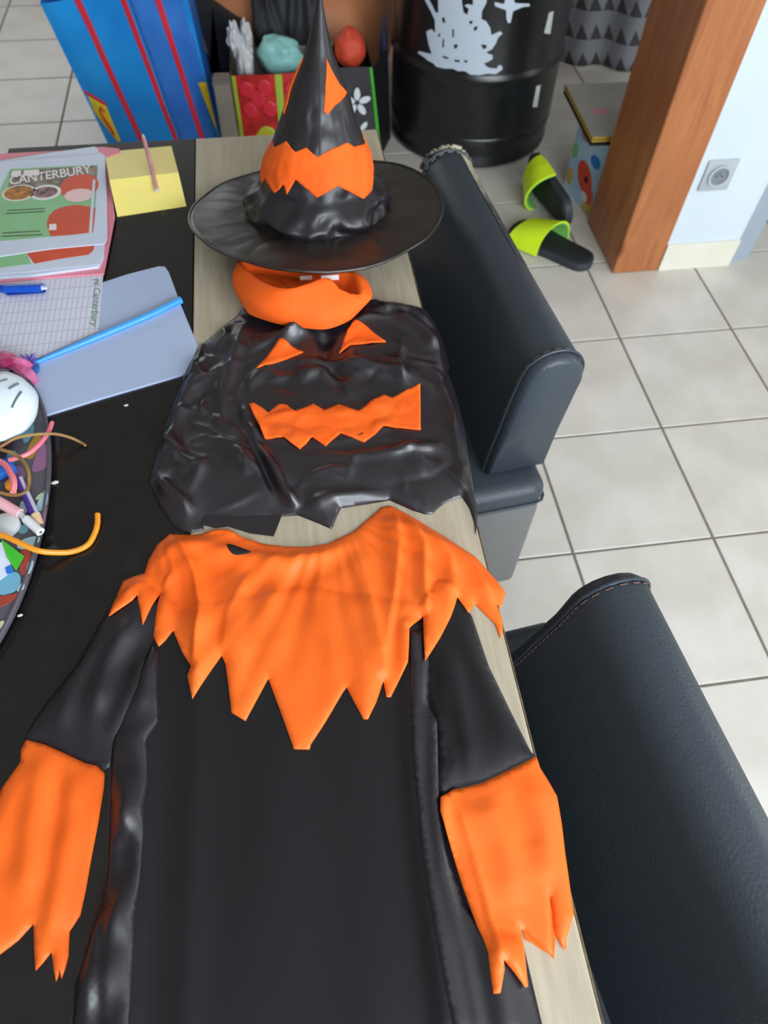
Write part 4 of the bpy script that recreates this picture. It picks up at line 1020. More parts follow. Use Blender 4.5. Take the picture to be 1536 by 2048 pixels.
# folded yellow card standing like a low tent, pen resting across it
yc = root('yellow_card', [(-1.3683,-0.1773,0.741)][0], 'folded yellow note card standing like a low tent', 'card')
fr = [(-1.4249,-0.2885,0.7405),(-1.2831,-0.2658,0.7405)]; rg = [(-1.4369,-0.2098,0.775),(-1.2939,-0.196,0.775)]; bk = [(-1.4709,-0.0353,0.7405),(-1.3209,-0.0247,0.7405)]
def slab(a, b, c, d, th):
    a, b, c, d = [Vector(v) for v in (a, b, c, d)]
    n = (b - a).cross(d - a).normalized() * th
    return [tuple(v) for v in (a, b, c, d, a + n, b + n, c + n, d + n)], [(0, 1, 2, 3), (7, 6, 5, 4), (0, 4, 5, 1), (1, 5, 6, 2), (2, 6, 7, 3), (3, 7, 4, 0)]
part('front_leaf', slab(fr[0], fr[1], rg[1], rg[0], 0.0012), M['yellow_card'], yc, False)
part('rear_leaf', slab(rg[0], rg[1], bk[1], bk[0], 0.0012), M['yellow_card'], yc, False)
pp = pen('gel_pen', [(-1.339,-0.2417,0.768)][0], [(-1.3645,-0.0991,0.8)][0], 0.0045, M['pink_pen'], 'slim pink pen resting across the yellow card', 'pen', 0.014, M['grey_white'])

# magenta ribbon tuft
rb = single('ribbon', join(tube([(-1.6068,-0.7096,0.755),(-1.5736,-0.7184,0.762),(-1.5528,-0.7338,0.757),(-1.5354,-0.7521,0.753),(-1.5273,-0.7633,0.749)], 0.012, 8, radii=[.014, .015, .012, .011, .006], smoothn=4),
                           tube([(-1.5771,-0.7339,0.768),(-1.5563,-0.7312,0.77),(-1.5422,-0.7314,0.764),(-1.5344,-0.7359,0.757)], 0.007, 8, smoothn=4)), M['magenta'], [(-1.5627,-0.7264,0.745)][0], 'crumpled magenta ribbon between the ruled sheet and the white cup', 'ribbon')
tf = single('pompom', join(*[tube([[(-1.5401,-0.7192,0.752)][0], Vector([(-1.5401,-0.7192,0.752)][0]) + Vector((math.cos(a) * 0.014, math.sin(a) * 0.014, 0.010 + 0.004 * math.sin(a * 3)))], 0.003, 5, smoothn=1, radii=[0.004, 0.0015]) for a in np.linspace(0, 2 * PI, 11)[:-1]]),
            M['violet'], [(-1.5447,-0.7149,0.746)][0], 'small violet tuft beside the magenta ribbon', 'tuft')

# ------------------------------------------------------------------ patterned tray and what lies on it
tr = root('tray', (-1.58, -1.03, T), 'oval dark tray printed with coloured petals, holding cords and pens', 'tray')
TC = (-1.575, -1.025)
oval = [(TC[0] + 0.099 * math.cos(a), TC[1] + 0.285 * math.sin(a)) for a in np.linspace(0, 2 * PI, 73)[:-1]]
ZT = T + 0.014
part('tray_plate', prism(oval, T + 0.0046, ZT, 0.003), M['tray_grey'], tr)
part('rim', tube([(x, y, ZT) for x, y in [(TC[0] + 0.0975 * math.cos(a), TC[1] + 0.2835 * math.sin(a)) for a in np.linspace(0, 2 * PI, 61)[:-1]]], 0.0028, 6, cyclic=True, smoothn=1), M['tray_grey'], tr)
def petal(poly, m, i):
    part('printed_petal', prism(smooth_poly(poly, 2), ZT + 0.0002, ZT + 0.0005 + 0.00015 * i), m, tr, False)
PET = [('mauve', [(-1.506,-0.9579),(-1.5027,-0.9255),(-1.492,-0.9012),(-1.4842,-0.9277),(-1.4817,-0.955),(-1.4918,-0.9635),(-1.5022,-0.9642)]), ('mustard', [(-1.5197,-0.9334),(-1.5146,-0.9036),(-1.5089,-0.8887),(-1.4972,-0.8901),(-1.501,-0.9206),(-1.5083,-0.9398)]), ('teal', [(-1.5296,-0.8778),(-1.5238,-0.8636),(-1.5119,-0.865),(-1.5127,-0.883),(-1.5185,-0.9031),(-1.5263,-0.9022)]),
       ('pale_blue', [(-1.4904,-1.0324),(-1.4855,-1.0147),(-1.4789,-0.9968),(-1.4748,-1.0067),(-1.4735,-1.0299),(-1.482,-1.0425)]), ('pale_green', [(-1.4937,-1.0182),(-1.4878,-1.0079),(-1.4823,-1.0048),(-1.4836,-1.0177)]), ('mauve', [(-1.4803,-1.0561),(-1.4779,-1.0294),(-1.4736,-1.0345),(-1.4725,-1.0615),(-1.4761,-1.0672)]),
       ('teal', [(-1.5109,-1.0698),(-1.5053,-1.06),(-1.495,-1.0631),(-1.4954,-1.0752),(-1.5056,-1.0774)]), ('pale_blue', [(-1.5094,-1.1),(-1.5009,-1.0866),(-1.4838,-1.0836),(-1.4751,-1.0864),(-1.4802,-1.1011),(-1.4948,-1.106)]), ('brick_red', [(-1.5018,-1.1052),(-1.4894,-1.105),(-1.4826,-1.1201),(-1.4868,-1.14),(-1.4899,-1.1517),(-1.4985,-1.1385),(-1.498,-1.1223)]),
       ('pale_blue', [(-1.4888,-1.1398),(-1.4867,-1.1253),(-1.48,-1.1246),(-1.4808,-1.1392),(-1.485,-1.1483)]), ('sky_blue', [(-1.523,-1.1672),(-1.5199,-1.1439),(-1.5051,-1.1393),(-1.4946,-1.1471),(-1.4931,-1.1671),(-1.5052,-1.1757),(-1.5182,-1.1771)]), ('pale_blue', [(-1.4966,-1.1706),(-1.4915,-1.1594),(-1.4871,-1.1624),(-1.4885,-1.1716),(-1.4946,-1.1755)]),
       ('brick_red', [(-1.5245,-1.1786),(-1.5049,-1.1773),(-1.4907,-1.1752),(-1.4973,-1.1844),(-1.5104,-1.1934),(-1.522,-1.1942)]), ('pale_green', [(-1.5178,-1.2209),(-1.5072,-1.2149),(-1.5052,-1.2196),(-1.5091,-1.2279),(-1.5161,-1.232)]), ('teal', [(-1.5465,-0.9201),(-1.5341,-0.9166),(-1.5297,-0.9322),(-1.5374,-0.9462),(-1.5462,-0.9372)]),
       ('mauve', [(-1.5374,-0.956),(-1.5237,-0.9478),(-1.5126,-0.9639),(-1.5158,-0.9779),(-1.5288,-0.9744)]), ('pale_blue', [(-1.5136,-1.0204),(-1.5054,-1.0168),(-1.4977,-1.0315),(-1.5017,-1.0445),(-1.5097,-1.0381)])]
for i, (c_, po) in enumerate(PET): petal(po, M[c_], i)

# rounded white cup lying on the tray
def blob(c, ax, seed=0, nz_=0.0, rot=0.0, nu=36, nv=20):
    V = []; F = []
    for j in range(nv + 1):
        ph = PI * j / nv
        for i in range(nu):
            a = 2 * PI * i / nu
            d = Vector((math.sin(ph) * math.cos(a), math.sin(ph) * math.sin(a), math.cos(ph)))
            s = 1 + nz_ * noise.noise(d * 2.2 + Vector((seed, seed, seed)))
            q = Vector((d.x * ax[0] * s, d.y * ax[1] * s, d.z * ax[2] * s))
            q.rotate(Matrix.Rotation(rot, 3, 'Z')); V.append(tuple(Vector(c) + q))
    for j in range(nv):
        for i in range(nu):
            F.append((j * nu + i, j * nu + (i + 1) % nu, (j + 1) * nu + (i + 1) % nu, (j + 1) * nu + i))
    return V, F
cpc = [(-1.5498,-0.8535,0.79)][0]
cup = root('cup', (cpc[0], cpc[1], ZT), 'rounded white cup with grey scribbles at the far end of the tray', 'cup')
part('cup_body', blob((cpc[0], cpc[1], ZT + 0.036), (0.052, 0.068, 0.036), 3, 0.06, 0.15), M['cup_white'], cup, 'all')
for p0, p1 in (([(-1.5274,-0.8508,0.826)][0], [(-1.518,-0.8345,0.818)][0]), ([(-1.521,-0.8839,0.826)][0], [(-1.512,-0.8509,0.812)][0]), ([(-1.5443,-0.8369,0.828)][0], [(-1.5337,-0.8286,0.826)][0])):
    mid = Vector(p0).lerp(Vector(p1), 0.5)
    def drop(p):
        x = (p[0] - cpc[0]) / 0.052; y = (p[1] - cpc[1]) / 0.068
        return (p[0], p[1], ZT + 0.036 + 0.036 * math.sqrt(max(0.02, 1 - x * x - y * y)) * 1.0)
    part('scribble', tube([drop(Vector(p0).lerp(Vector(p1), t)) for t in np.linspace(0, 1, 7)], 0.0018, 6, smoothn=1), M['scribble'], cup)
part('cup_mouth', xf(blob((0, 0, 0), (0.016, 0.026, 0.020), 2, 0.1), Matrix.Translation([(-1.5509,-0.9001,0.772)][0])), M['maroon'], cup, 'all')

def cord(name, pts, r, m, label, seg=8, ends=None):
    return single(name, tube(pts, r, seg, smoothn=6), m, pts[len(pts) // 2], label, 'cord', 'loose cords on the tray')
cord('cord', [(-1.5753,-0.9426,0.775),(-1.546,-0.9295,0.78),(-1.525,-0.9168,0.782),(-1.4968,-0.9104,0.78),(-1.471,-0.904,0.77),(-1.4526,-0.9024,0.757),(-1.4406,-0.904,0.746),(-1.4316,-0.9116,0.745)], 0.0024, M['brown_cord'], 'thin brown cord arching from the tray onto the black table')
cord('cord', [(-1.5712,-0.9234,0.775),(-1.5424,-0.9343,0.778),(-1.5183,-0.949,0.778),(-1.502,-0.9717,0.776),(-1.4972,-0.9976,0.772),(-1.5015,-1.0141,0.77),(-1.52,-1.015,0.768),(-1.5452,-1.0078,0.77),(-1.5668,-1.0061,0.77)], 0.0028, M['brown_cord'], 'thick brown cord curled in a loop on the tray')
cord('cord', [(-1.4821,-0.8716,0.762),(-1.4828,-0.8929,0.766),(-1.4904,-0.919,0.77),(-1.503,-0.94,0.773),(-1.5177,-0.9488,0.774),(-1.5329,-0.9503,0.772)], 0.0036, M['coral_cord'], 'pink cord end sticking up at the far side of the tray')
cord('cord', [(-1.5599,-0.9453,0.776),(-1.536,-0.9624,0.778),(-1.5218,-0.9847,0.78),(-1.5151,-1.0013,0.78),(-1.5148,-1.0182,0.778)], 0.0048, M['coral_cord'], 'thick pink cord piece in the middle of the tray')
cord('cord', [(-1.5673,-1.0713,0.775),(-1.5241,-1.088,0.774),(-1.4952,-1.1046,0.772),(-1.4721,-1.1164,0.766),(-1.4526,-1.115,0.754),(-1.4316,-1.1109,0.7455),(-1.4113,-1.1023,0.7455),(-1.4024,-1.0818,0.7455),(-1.3999,-1.065,0.7465),(-1.4008,-1.0503,0.7475)], 0.0042, M['orange_cord'], 'bright orange cord curving from the tray onto the black table')
pt_ = root('pen_holder_bits', (0, 0, 0), 'x', 'x') if False else None
pn = root('pencil', [(-1.4972,-1.0339,0.765)][0], 'dark purple pencil with pale tip among the cords', 'pencil')
part('barrel', cyl([(-1.5163,-0.9857,0.768)][0], [(-1.487,-1.0497,0.76)][0], 0.006), M['purple'], pn)
part('clear_side', cyl([(-1.5112,-0.9861,0.7715)][0], [(-1.4813,-1.051,0.7635)][0], 0.003), M['clear_pen'], pn)
part('tip', cyl([(-1.4854,-1.0502,0.7605)][0], [(-1.4779,-1.0649,0.7585)][0], 0.0072, 0.005), M['wood_tip'], pn)
mk_ = root('marker', [(-1.4971,-1.0606,0.765)][0], 'white and pink marker with a round white end at the tray edge', 'marker')
part('barrel', cyl([(-1.5429,-1.0227,0.77)][0], [(-1.5051,-1.0491,0.7665)][0], 0.0088, 0.0075), M['pink_pale'], mk_)
part('collar', cyl([(-1.5051,-1.0491,0.7665)][0], [(-1.4952,-1.0615,0.766)][0], 0.0045), M['grey_white'], mk_)
part('end_cap', cyl([(-1.4954,-1.0597,0.766)][0], [(-1.4728,-1.0838,0.764)][0], 0.0066), M['white_plastic'], mk_)
part('dimple', cyl([(-1.4731,-1.0835,0.7642)][0], [(-1.4719,-1.0849,0.7642)][0], 0.0022), M['scribble'], mk_)
tg = [(-1.5259,-1.064,0.765)][0]
single('bottle_cap', lathe([(0.018, ZT + 0.0005), (0.021, ZT + 0.004), (0.021, ZT + 0.010), (0.017, ZT + 0.0125)], tg[0], tg[1], 28), M['grey_white'], (tg[0], tg[1], ZT), 'round white cap lying on the tray in front of the marker', 'cap')
gf = root('paper_flag', [(-1.5109,-1.1218,0.757)][0], 'folded white and green paper flag at the near end of the tray', 'flag')
part('green_leaf', slab([(-1.5246,-1.0917,0.768)][0], [(-1.4924,-1.1193,0.76)][0], [(-1.5014,-1.1409,0.757)][0], [(-1.5141,-1.1208,0.763)][0], 0.0012), M['green_flag'], gf, False)
part('white_leaf', slab([(-1.5362,-1.0979,0.764)][0], [(-1.5235,-1.0957,0.766)][0], [(-1.5055,-1.139,0.7575)][0], [(-1.5256,-1.1564,0.7575)][0], 0.0010), M['paper'], gf, False)
part('blue_mark', slab([(-1.5163,-1.1346,0.7592)][0], [(-1.5081,-1.1322,0.7602)][0], [(-1.5035,-1.1435,0.7592)][0], [(-1.5119,-1.1456,0.7592)][0], 0.0008), M['blue_bit'], gf, False)
er = [(-1.5472,-0.9601,0.762)][0]
single('eraser', xf(box(-0.02, 0.02, -0.014, 0.014, 0.0, 0.014, 0.003), Matrix.Translation((er[0], er[1], ZT + 0.0006)) @ Matrix.Rotation(0.5, 4, 'Z')), M['blue_bit'], (er[0], er[1], ZT), 'blue eraser beside the thick pink cord', 'eraser')
eo = [(-1.5269,-0.9911,0.772)][0]
single('bead', blob((eo[0], eo[1], ZT + 0.008), (0.010, 0.012, 0.008), 1, 0.05), M['orange_cord'], (eo[0], eo[1], ZT), 'orange bead under the thick pink cord', 'bead')
for px_, lab in (([(-1.4727,-0.9786,0.741)][0], 'white crumb on the black table beside the mauve petal'), ([(-1.4936,-1.2032,0.741)][0], 'white crumb on the black table near the tray end'), ([(-1.3745,-0.8281,0.741)][0], 'tiny crumb in front of the document pouch')):
    s_ = 0.0045 if 'mauve' in lab else 0.003
    single('crumb', blob((px_[0], px_[1], T + s_ * 0.5), (s_ * 1.3, s_ * 0.7, s_ * 0.5), 2, 0.4, 0.2, 12, 8), M['crumb'], (px_[0], px_[1], T), lab, 'crumb')

# ------------------------------------------------------------------ steel drum
DX, DY, DRr = -0.24, 1.38, 0.34
dm = root('oil_drum', (DX, DY, 0), 'tall black steel drum with a white pirate ship emblem', 'drum')
prof = [(0.30, 0.004), (0.322, 0.002), (0.336, 0.012), (0.338, 0.030), (0.332, 0.040), (0.334, 0.06), (0.340, 0.10), (0.341, 0.118), (0.337, 0.126), (0.340, 0.135), (0.340, 0.325), (0.342, 0.333), (0.349, 0.345), (0.349, 0.352), (0.342, 0.364), (0.340, 0.372), (0.340, 0.62), (0.347, 0.64), (0.347, 0.65), (0.340, 0.67), (0.340, 0.90), (0.346, 0.91), (0.346, 0.925), (0.335, 0.93), (0.30, 0.915)]
part('drum_body', lathe(prof, DX, DY, 96), M['drum_black'], dm)
def on_drum(name, poly, ext=0.0012, m='drum_print'):
    V2, F2 = fill(poly, 0.012)
    def mp(r): return [(DX + r * math.cos(x / DRr), DY + r * math.sin(x / DRr), y) for x, y in V2]
    return part(name, thick(V2, F2, mp(DRr + ext), mp(DRr - 0.002)), M[m], dm, False)
sail = [(-0.8407,0.5717),(-0.8279,0.5842),(-0.7889,0.5447),(-0.779,0.5501),(-0.7861,0.6003),(-0.7617,0.6351),(-0.7069,0.6445),(-0.6939,0.5948),(-0.6853,0.5672),(-0.6718,0.5597),(-0.667,0.5786),(-0.684,0.5871),(-0.6741,0.5929),(-0.6546,0.592),(-0.6587,0.6243),(-0.6111,0.628),(-0.6093,0.603),(-0.6212,0.5767),(-0.6196,0.5523),(-0.6031,0.5471),(-0.5862,0.5275),(-0.5774,0.5039),(-0.5622,0.5104),(-0.5488,0.5166),(-0.5384,0.5085),(-0.5528,0.496),(-0.5573,0.4783),(-0.5688,0.4588),(-0.5873,0.4486),(-0.583,0.4437),(-0.564,0.439),(-0.562,0.4256),(-0.5789,0.4154),(-0.5913,0.4117),(-0.5804,0.4001),(-0.5668,0.3951),(-0.5402,0.393),(-0.5381,0.4032),(-0.5247,0.4026),(-0.5188,0.3903),(-0.541,0.3741),(-0.5733,0.3761),(-0.6004,0.3702),(-0.6375,0.3692),(-0.6575,0.3792),(-0.6836,0.3756),(-0.7036,0.3809),(-0.7347,0.3748),(-0.7722,0.373),(-0.7817,0.3809),(-0.8091,0.3838),(-0.8288,0.39),(-0.8599,0.394),(-0.8553,0.4023),(-0.7934,0.4104),(-0.8094,0.4363),(-0.8214,0.4661),(-0.8247,0.4766),(-0.8053,0.4899),(-0.7917,0.4854),(-0.7849,0.4822),(-0.791,0.5223),(-0.8106,0.5456)]
on_drum('ship_emblem', sail)
for q in ([(-0.7632,0.5349),(-0.7537,0.5401),(-0.7482,0.5255),(-0.7557,0.5208)], [(-0.7193,0.5089),(-0.7138,0.5099),(-0.711,0.4847),(-0.7166,0.4838)], [(-0.7525,0.4702),(-0.7466,0.4714),(-0.7458,0.4437),(-0.7519,0.444)], [(-0.7084,0.4608),(-0.6937,0.4648),(-0.6959,0.4514),(-0.7051,0.4482)], [(-0.6625,0.5423),(-0.6487,0.5453),(-0.651,0.5358),(-0.6579,0.5335)], [(-0.6426,0.5256),(-0.6289,0.5299),(-0.6326,0.5171),(-0.6412,0.5147)], [(-0.7705,0.4856),(-0.764,0.4823),(-0.7672,0.4734),(-0.7736,0.4752)], [(-0.6107,0.4737),(-0.5888,0.4715),(-0.591,0.4616),(-0.6013,0.4579)], [(-0.703,0.4118),(-0.6803,0.4137),(-0.6814,0.4068),(-0.6985,0.4058)], [(-0.6655,0.4157),(-0.6507,0.4158),(-0.6535,0.4087),(-0.6629,0.4093)], [(-0.7471,0.4166),(-0.7229,0.4149),(-0.7262,0.4092),(-0.7464,0.41)]):
    on_drum('emblem_gap', q, 0.0020, 'drum_black')
on_drum('star_emblem', [(-0.5821,0.6055),(-0.5481,0.5997),(-0.5431,0.6321),(-0.529,0.6318),(-0.5092,0.6013),(-0.4554,0.5952),(-0.4496,0.587),(-0.4787,0.587),(-0.5121,0.5773),(-0.5149,0.5421),(-0.5239,0.541),(-0.5315,0.5537),(-0.538,0.5814),(-0.5786,0.5936)])
for q in ([(-0.3565,0.5512),(-0.3326,0.5505),(-0.3268,0.4754),(-0.3627,0.4873),(-0.36,0.5125)], [(-0.3485,0.3011),(-0.3243,0.2978),(-0.3189,0.2134),(-0.3486,0.2226)]):
    on_drum('paint_mark', q, 0.0012, 'grey_white')

# ------------------------------------------------------------------ bags on the floor behind the table
def soft_bag(front, y0, y1, name_, m_front, parent, th=None, bul=0.02, seed=0, m_side=None):
    """front outline as 4 (x,z) corners TL,TR,BR,BL; a bulged open sack between y0 and y1"""
    TL, TR, BR, BL = [Vector(p) for p in front]
    n = 22; mz = 20
    V = []; F = []
    for side, yy, sg in ((0, y0, -1), (1, y1, 1)):
        for j in range(mz + 1):
            t = j / mz
            for i in range(n + 1):
                s = i / n
                p = BL.lerp(BR, s).lerp(TL.lerp(TR, s), t)
                w_ = 4 * s * (1 - s)
                b = bul * w_ * (0.4 + math.sin(PI * min(1, t * 1.2))) + 0.012 * noise.noise(Vector((p.x * 7, p.y * 7, seed + side))) * (w_ > 0)
                V.append((p.x, yy + sg * b, max(p.y, 0.001)))
    N = (n + 1) * (mz + 1)
    FF = []; FB = []; FS = []
    for j in range(mz):
        for i in range(n):
            a = j * (n + 1) + i
            FF.append((a, a + 1, a + n + 2, a + n + 1)); FB.append((N + a, N + a + n + 1, N + a + n + 2, N + a + 1))
    for j in range(mz):
        for i in (0, n):
            a = j * (n + 1) + i; FS.append((a, a + n + 1, N + a + n + 1, N + a))
    for i in range(n): FS.append((i, i + 1, N + i + 1, N + i))
    def sub(F_):
        ids = sorted({k_ for f in F_ for k_ in f}); mp_ = {k_: q for q, k_ in enumerate(ids)}
        return [V[k_] for k_ in ids], [tuple(mp_[k_] for k_ in f) for f in F_]
    def surf(s, t, lift=0.002):
        p = BL.lerp(BR, s).lerp(TL.lerp(TR, s), t); w_ = 4 * s * (1 - s)
        b = bul * w_ * (0.4 + math.sin(PI * min(1, t * 1.2))) + 0.012 * noise.noise(Vector((p.x * 7, p.y * 7, seed))) * (w_ > 0)
        return (p.x, y0 - b - lift, max(p.y, 0.001))
    part('front_panel', sub(FF), m_front, parent, 'all')
    part('back_panel', sub(FB), m_side or m_front, parent, 'all')
    part('gusset', sub(FS), m_side or m_front, parent)
    return surf
def strap(surf, s0, s1, w, name_, m, parent, t0=0.0, t1=1.0, lift=0.003):
    V = []; F = []; k_ = 20
    for j in range(k_ + 1):
        t = t0 + (t1 - t0) * j / k_; s = s0 + (s1 - s0) * j / k_
        V.append(surf(s - w / 2, t, lift)); V.append(surf(s, t, lift + 0.0015)); V.append(surf(s + w / 2, t, lift))
    for j in range(k_):
        for q in range(2): F.append((j * 3 + q, j * 3 + q + 1, j * 3 + q + 4, j * 3 + q + 3))
    return part(name_, (V, F), m, parent, 'all')
def on_bag(surf, name_, poly, m, parent, lift=0.003):
    V2, F2 = fill(poly, 0.03)
    a = [surf(s, t, lift) for s, t in V2]; b = [surf(s, t, lift - 0.002) for s, t in V2]
    return part(name_, thick(V2, F2, a, b), m, parent, 'all')

bb = root('shopping_bag', (-1.57, 1.3, 0), 'large blue woven shopping bag with red stripes behind the table', 'bag', 'shopping bags behind the table')
BF = ((-1.823, 0.59), (-1.335, 0.64), (-1.300, 0.0), (-1.724, 0.0))
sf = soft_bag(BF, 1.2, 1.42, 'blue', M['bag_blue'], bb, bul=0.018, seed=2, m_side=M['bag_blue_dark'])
strap(sf, 0.33, 0.255, 0.045, 'red_stripe', M['bag_red'], bb); strap(sf, 0.63, 0.56, 0.040, 'red_stripe', M['bag_red'], bb); strap(sf, 0.86, 0.79, 0.042, 'red_stripe', M['bag_red'], bb)
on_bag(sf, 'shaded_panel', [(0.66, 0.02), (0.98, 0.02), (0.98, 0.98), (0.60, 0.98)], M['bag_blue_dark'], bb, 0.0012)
on_bag(sf, 'yellow_logo', [(0.004, 0.50), (0.14, 0.43), (0.13, 0.20), (0.10, 0.19), (0.006, 0.40)], M['bag_yellow'], bb, 0.004)
on_bag(sf, 'logo_border', [(0.004, 0.53), (0.15, 0.45), (0.15, 0.425), (0.004, 0.50)], M['bag_red'], bb, 0.005)
on_bag(sf, 'logo_letter', [(0.06, 0.40), (0.09, 0.43), (0.115, 0.395), (0.10, 0.39), (0.085, 0.405), (0.075, 0.385), (0.105, 0.30), (0.11, 0.25), (0.09, 0.24), (0.06, 0.35)], M['fish_orange'], bb, 0.006)
on_bag(sf, 'yellow_logo', [(0.93, 0.50), (0.995, 0.50), (0.995, 0.24), (0.985, 0.22)], M['bag_yellow'], bb, 0.004)
for s_ in (0.33, 0.86):
    pass
strap_p = [sf(0.33, 1.0), (-1.66, 1.19, 0.74), (-1.55, 1.185, 0.80), (-1.45, 1.19, 0.74), sf(0.86, 1.0)]
part('handle', tube(strap_p, 0.008, 8, smoothn=5), M['bag_red'], bb)

nb = root('backpack', (-1.27, 1.62, 0), 'black nylon backpack standing between the blue bag and the pouf', 'backpack')
def yprism(poly, y0, y1):
    v, f = prism([(x, z) for x, z in poly], y0, y1, 0.012)
    return [(x, z, y) for x, y, z in v], f
part('pack_body', yprism([(-1.3432,0.5273),(-1.3128,0.4978),(-1.2699,0.4607),(-1.1947,0.4046),(-1.1416,0.3751),(-1.2101,0.303),(-1.2297,0.2258),(-1.3194,0.2371)] + [(-1.215, 0.002), (-1.285, 0.002)], 1.48, 1.56), M['black_nylon'], nb)
part('front_pocket', yprism([(-1.275, 0.05), (-1.225, 0.05), (-1.225, 0.20), (-1.285, 0.22)], 1.475, 1.50), M['black_nylon'], nb)
part('strap', tube([(-1.33, 1.52, 0.40), (-1.34, 1.53, 0.46), (-1.31, 1.54, 0.50), (-1.28, 1.53, 0.44), (-1.27, 1.52, 0.36)], 0.01, 8), M['black_nylon'], nb)

gb_ = root('storage_box', (-1.255, 1.10, 0), 'narrow grey cardboard box squeezed between the blue and strawberry bags', 'box')
part('carton', box(-1.285, -1.226, 1.05, 1.15, 0.001, 0.372, 0.004), M['grey_board'], gb_, False)
part('flap', box(-1.287, -1.224, 1.048, 1.11, 0.3725, 0.3755), M['grey_board'], gb_, False)

sb = root('shopping_bag', (-1.05, 1.3, 0), 'strawberry printed shopping bag with lime straps behind the hat', 'bag', 'shopping bags behind the table')
SF_ = ((-1.226, 0.338), (-0.925, 0.335), (-0.93, 0.0), (-1.222, 0.0))
ss_ = soft_bag(SF_, 1.2, 1.42, 'berry', M['berry'], sb, bul=0.012, seed=5, m_side=M['grey_board'])
strap(ss_, 0.02, 0.03, 0.05, 'lime_strap', M['lime'], sb); strap(ss_, 0.57, 0.59, 0.09, 'lime_strap', M['lime'], sb)
on_bag(ss_, 'leaf_print', smooth_poly([(0.16, 0.25), (0.30, 0.46), (0.46, 0.44), (0.53, 0.30), (0.49, 0.12), (0.27, 0.08)], 2), M['berry_leaf'], sb, 0.002)
for (s_, t_) in ((0.17, 0.84), (0.40, 0.86), (0.18, 0.62), (0.44, 0.64), (0.30, 0.74), (0.75, 0.82)):
    on_bag(ss_, 'berry_print', [(s_ + 0.10 * math.cos(a), t_ + 0.09 * math.sin(a)) for a in np.linspace(0, 2 * PI, 15)[:-1]], M['bag_red'], sb, 0.0025)

single('plastic_bag', blob((-1.034, 1.300, 0.357), (0.084, 0.058, 0.066), 4, 0.22), M['turquoise'], (-1.02, 1.29, 0.31), 'turquoise plastic bag bulging from the strawberry bag', 'bag', smooth='all')
single('plastic_bag', join(blob((-1.168, 1.28, 0.355), (0.032, 0.045, 0.085), 9, 0.45), blob((-1.198, 1.27, 0.43), (0.022, 0.03, 0.05), 11, 0.6), blob((-1.150, 1.275, 0.43), (0.018, 0.03, 0.055), 12, 0.6)), M['film_white'], (-1.165, 1.28, 0.29), 'crumpled white plastic bag beside the turquoise one', 'bag', smooth='all')

fb = root('shopping_bag', (-0.72, 1.3, 0), 'black shopping bag with white flowers and green edge beside the drum', 'bag', 'shopping bags behind the table')
FF_ = ((-0.89, 0.345), (-0.690, 0.345), (-0.648, 0.0), (-0.89, 0.0))
sfl = soft_bag(FF_, 1.2, 1.40, 'flower', M['flower_black'], fb, bul=0.004, seed=8, m_side=M['black_nylon'])
strap(sfl, 0.98, 0.97, 0.05, 'green_edge', M['green_trim'], fb, lift=0.004)
part('side_panel', ([(-0.688, 1.199, 0.345), (-0.646, 1.199, 0.0), (-0.59, 1.33, 0.0), (-0.612, 1.33, 0.36)], [(0, 1, 2, 3)]), M['black_nylon'], fb, False)
def flower(cx, cz, r, rot=0.3):
    for q in range(5):
        a = rot + 2 * PI * q / 5
        pc = (cx + math.cos(a) * r * 0.62, cz + math.sin(a) * r * 0.62)
        pts = []
        for w_ in np.linspace(0, 2 * PI, 13)[:-1]:
            u_, v_ = r * 0.46 * math.cos(w_), r * 0.24 * math.sin(w_)
            pts.append((pc[0] + u_ * math.cos(a) - v_ * math.sin(a), pc[1] + u_ * math.sin(a) + v_ * math.cos(a)))
        V2, F2 = fill(pts, 0.05)
        part('flower_petal', thick(V2, F2, [(x, 1.187, y) for x, y in V2], [(x, 1.1895, y) for x, y in V2]), M['white_flower'], fb, False)
fc = [(-0.7506,0.2223),(-0.7394,0.1099)]
flower(fc[0][0], fc[0][1], 0.052); flower(fc[1][0], fc[1][1], 0.042, 0.9)
single('folded_cloth', xf(blob((0, 0, 0), (0.060, 0.055, 0.072), 3, 0.12), Matrix.Translation((-0.764, 1.295, 0.372))), M['red_cloth'], (-0.775, 1.31, 0.30), 'orange-red cloth in the flowered black bag', 'cloth', smooth='all')
single('folded_cloth', xf(blob((0, 0, 0), (0.018, 0.022, 0.21), 7, 0.2), Matrix.Translation((-0.615, 1.42, 0.215))), M['navy'], (-0.615, 1.42, 0.01), 'navy cloth roll standing beside the orange-red cloth', 'cloth', smooth='all')
single('sponge', xf(box(-0.03, 0.03, -0.02, 0.02, -0.02, 0.02, 0.008), Matrix.Translation((-0.866, 1.29, 0.382)) @ Matrix.Rotation(0.3, 4, 'Z')), M['lime'], (-0.856, 1.29, 0.36), 'lime green block beside the orange-red cloth in the flowered bag', 'sponge')

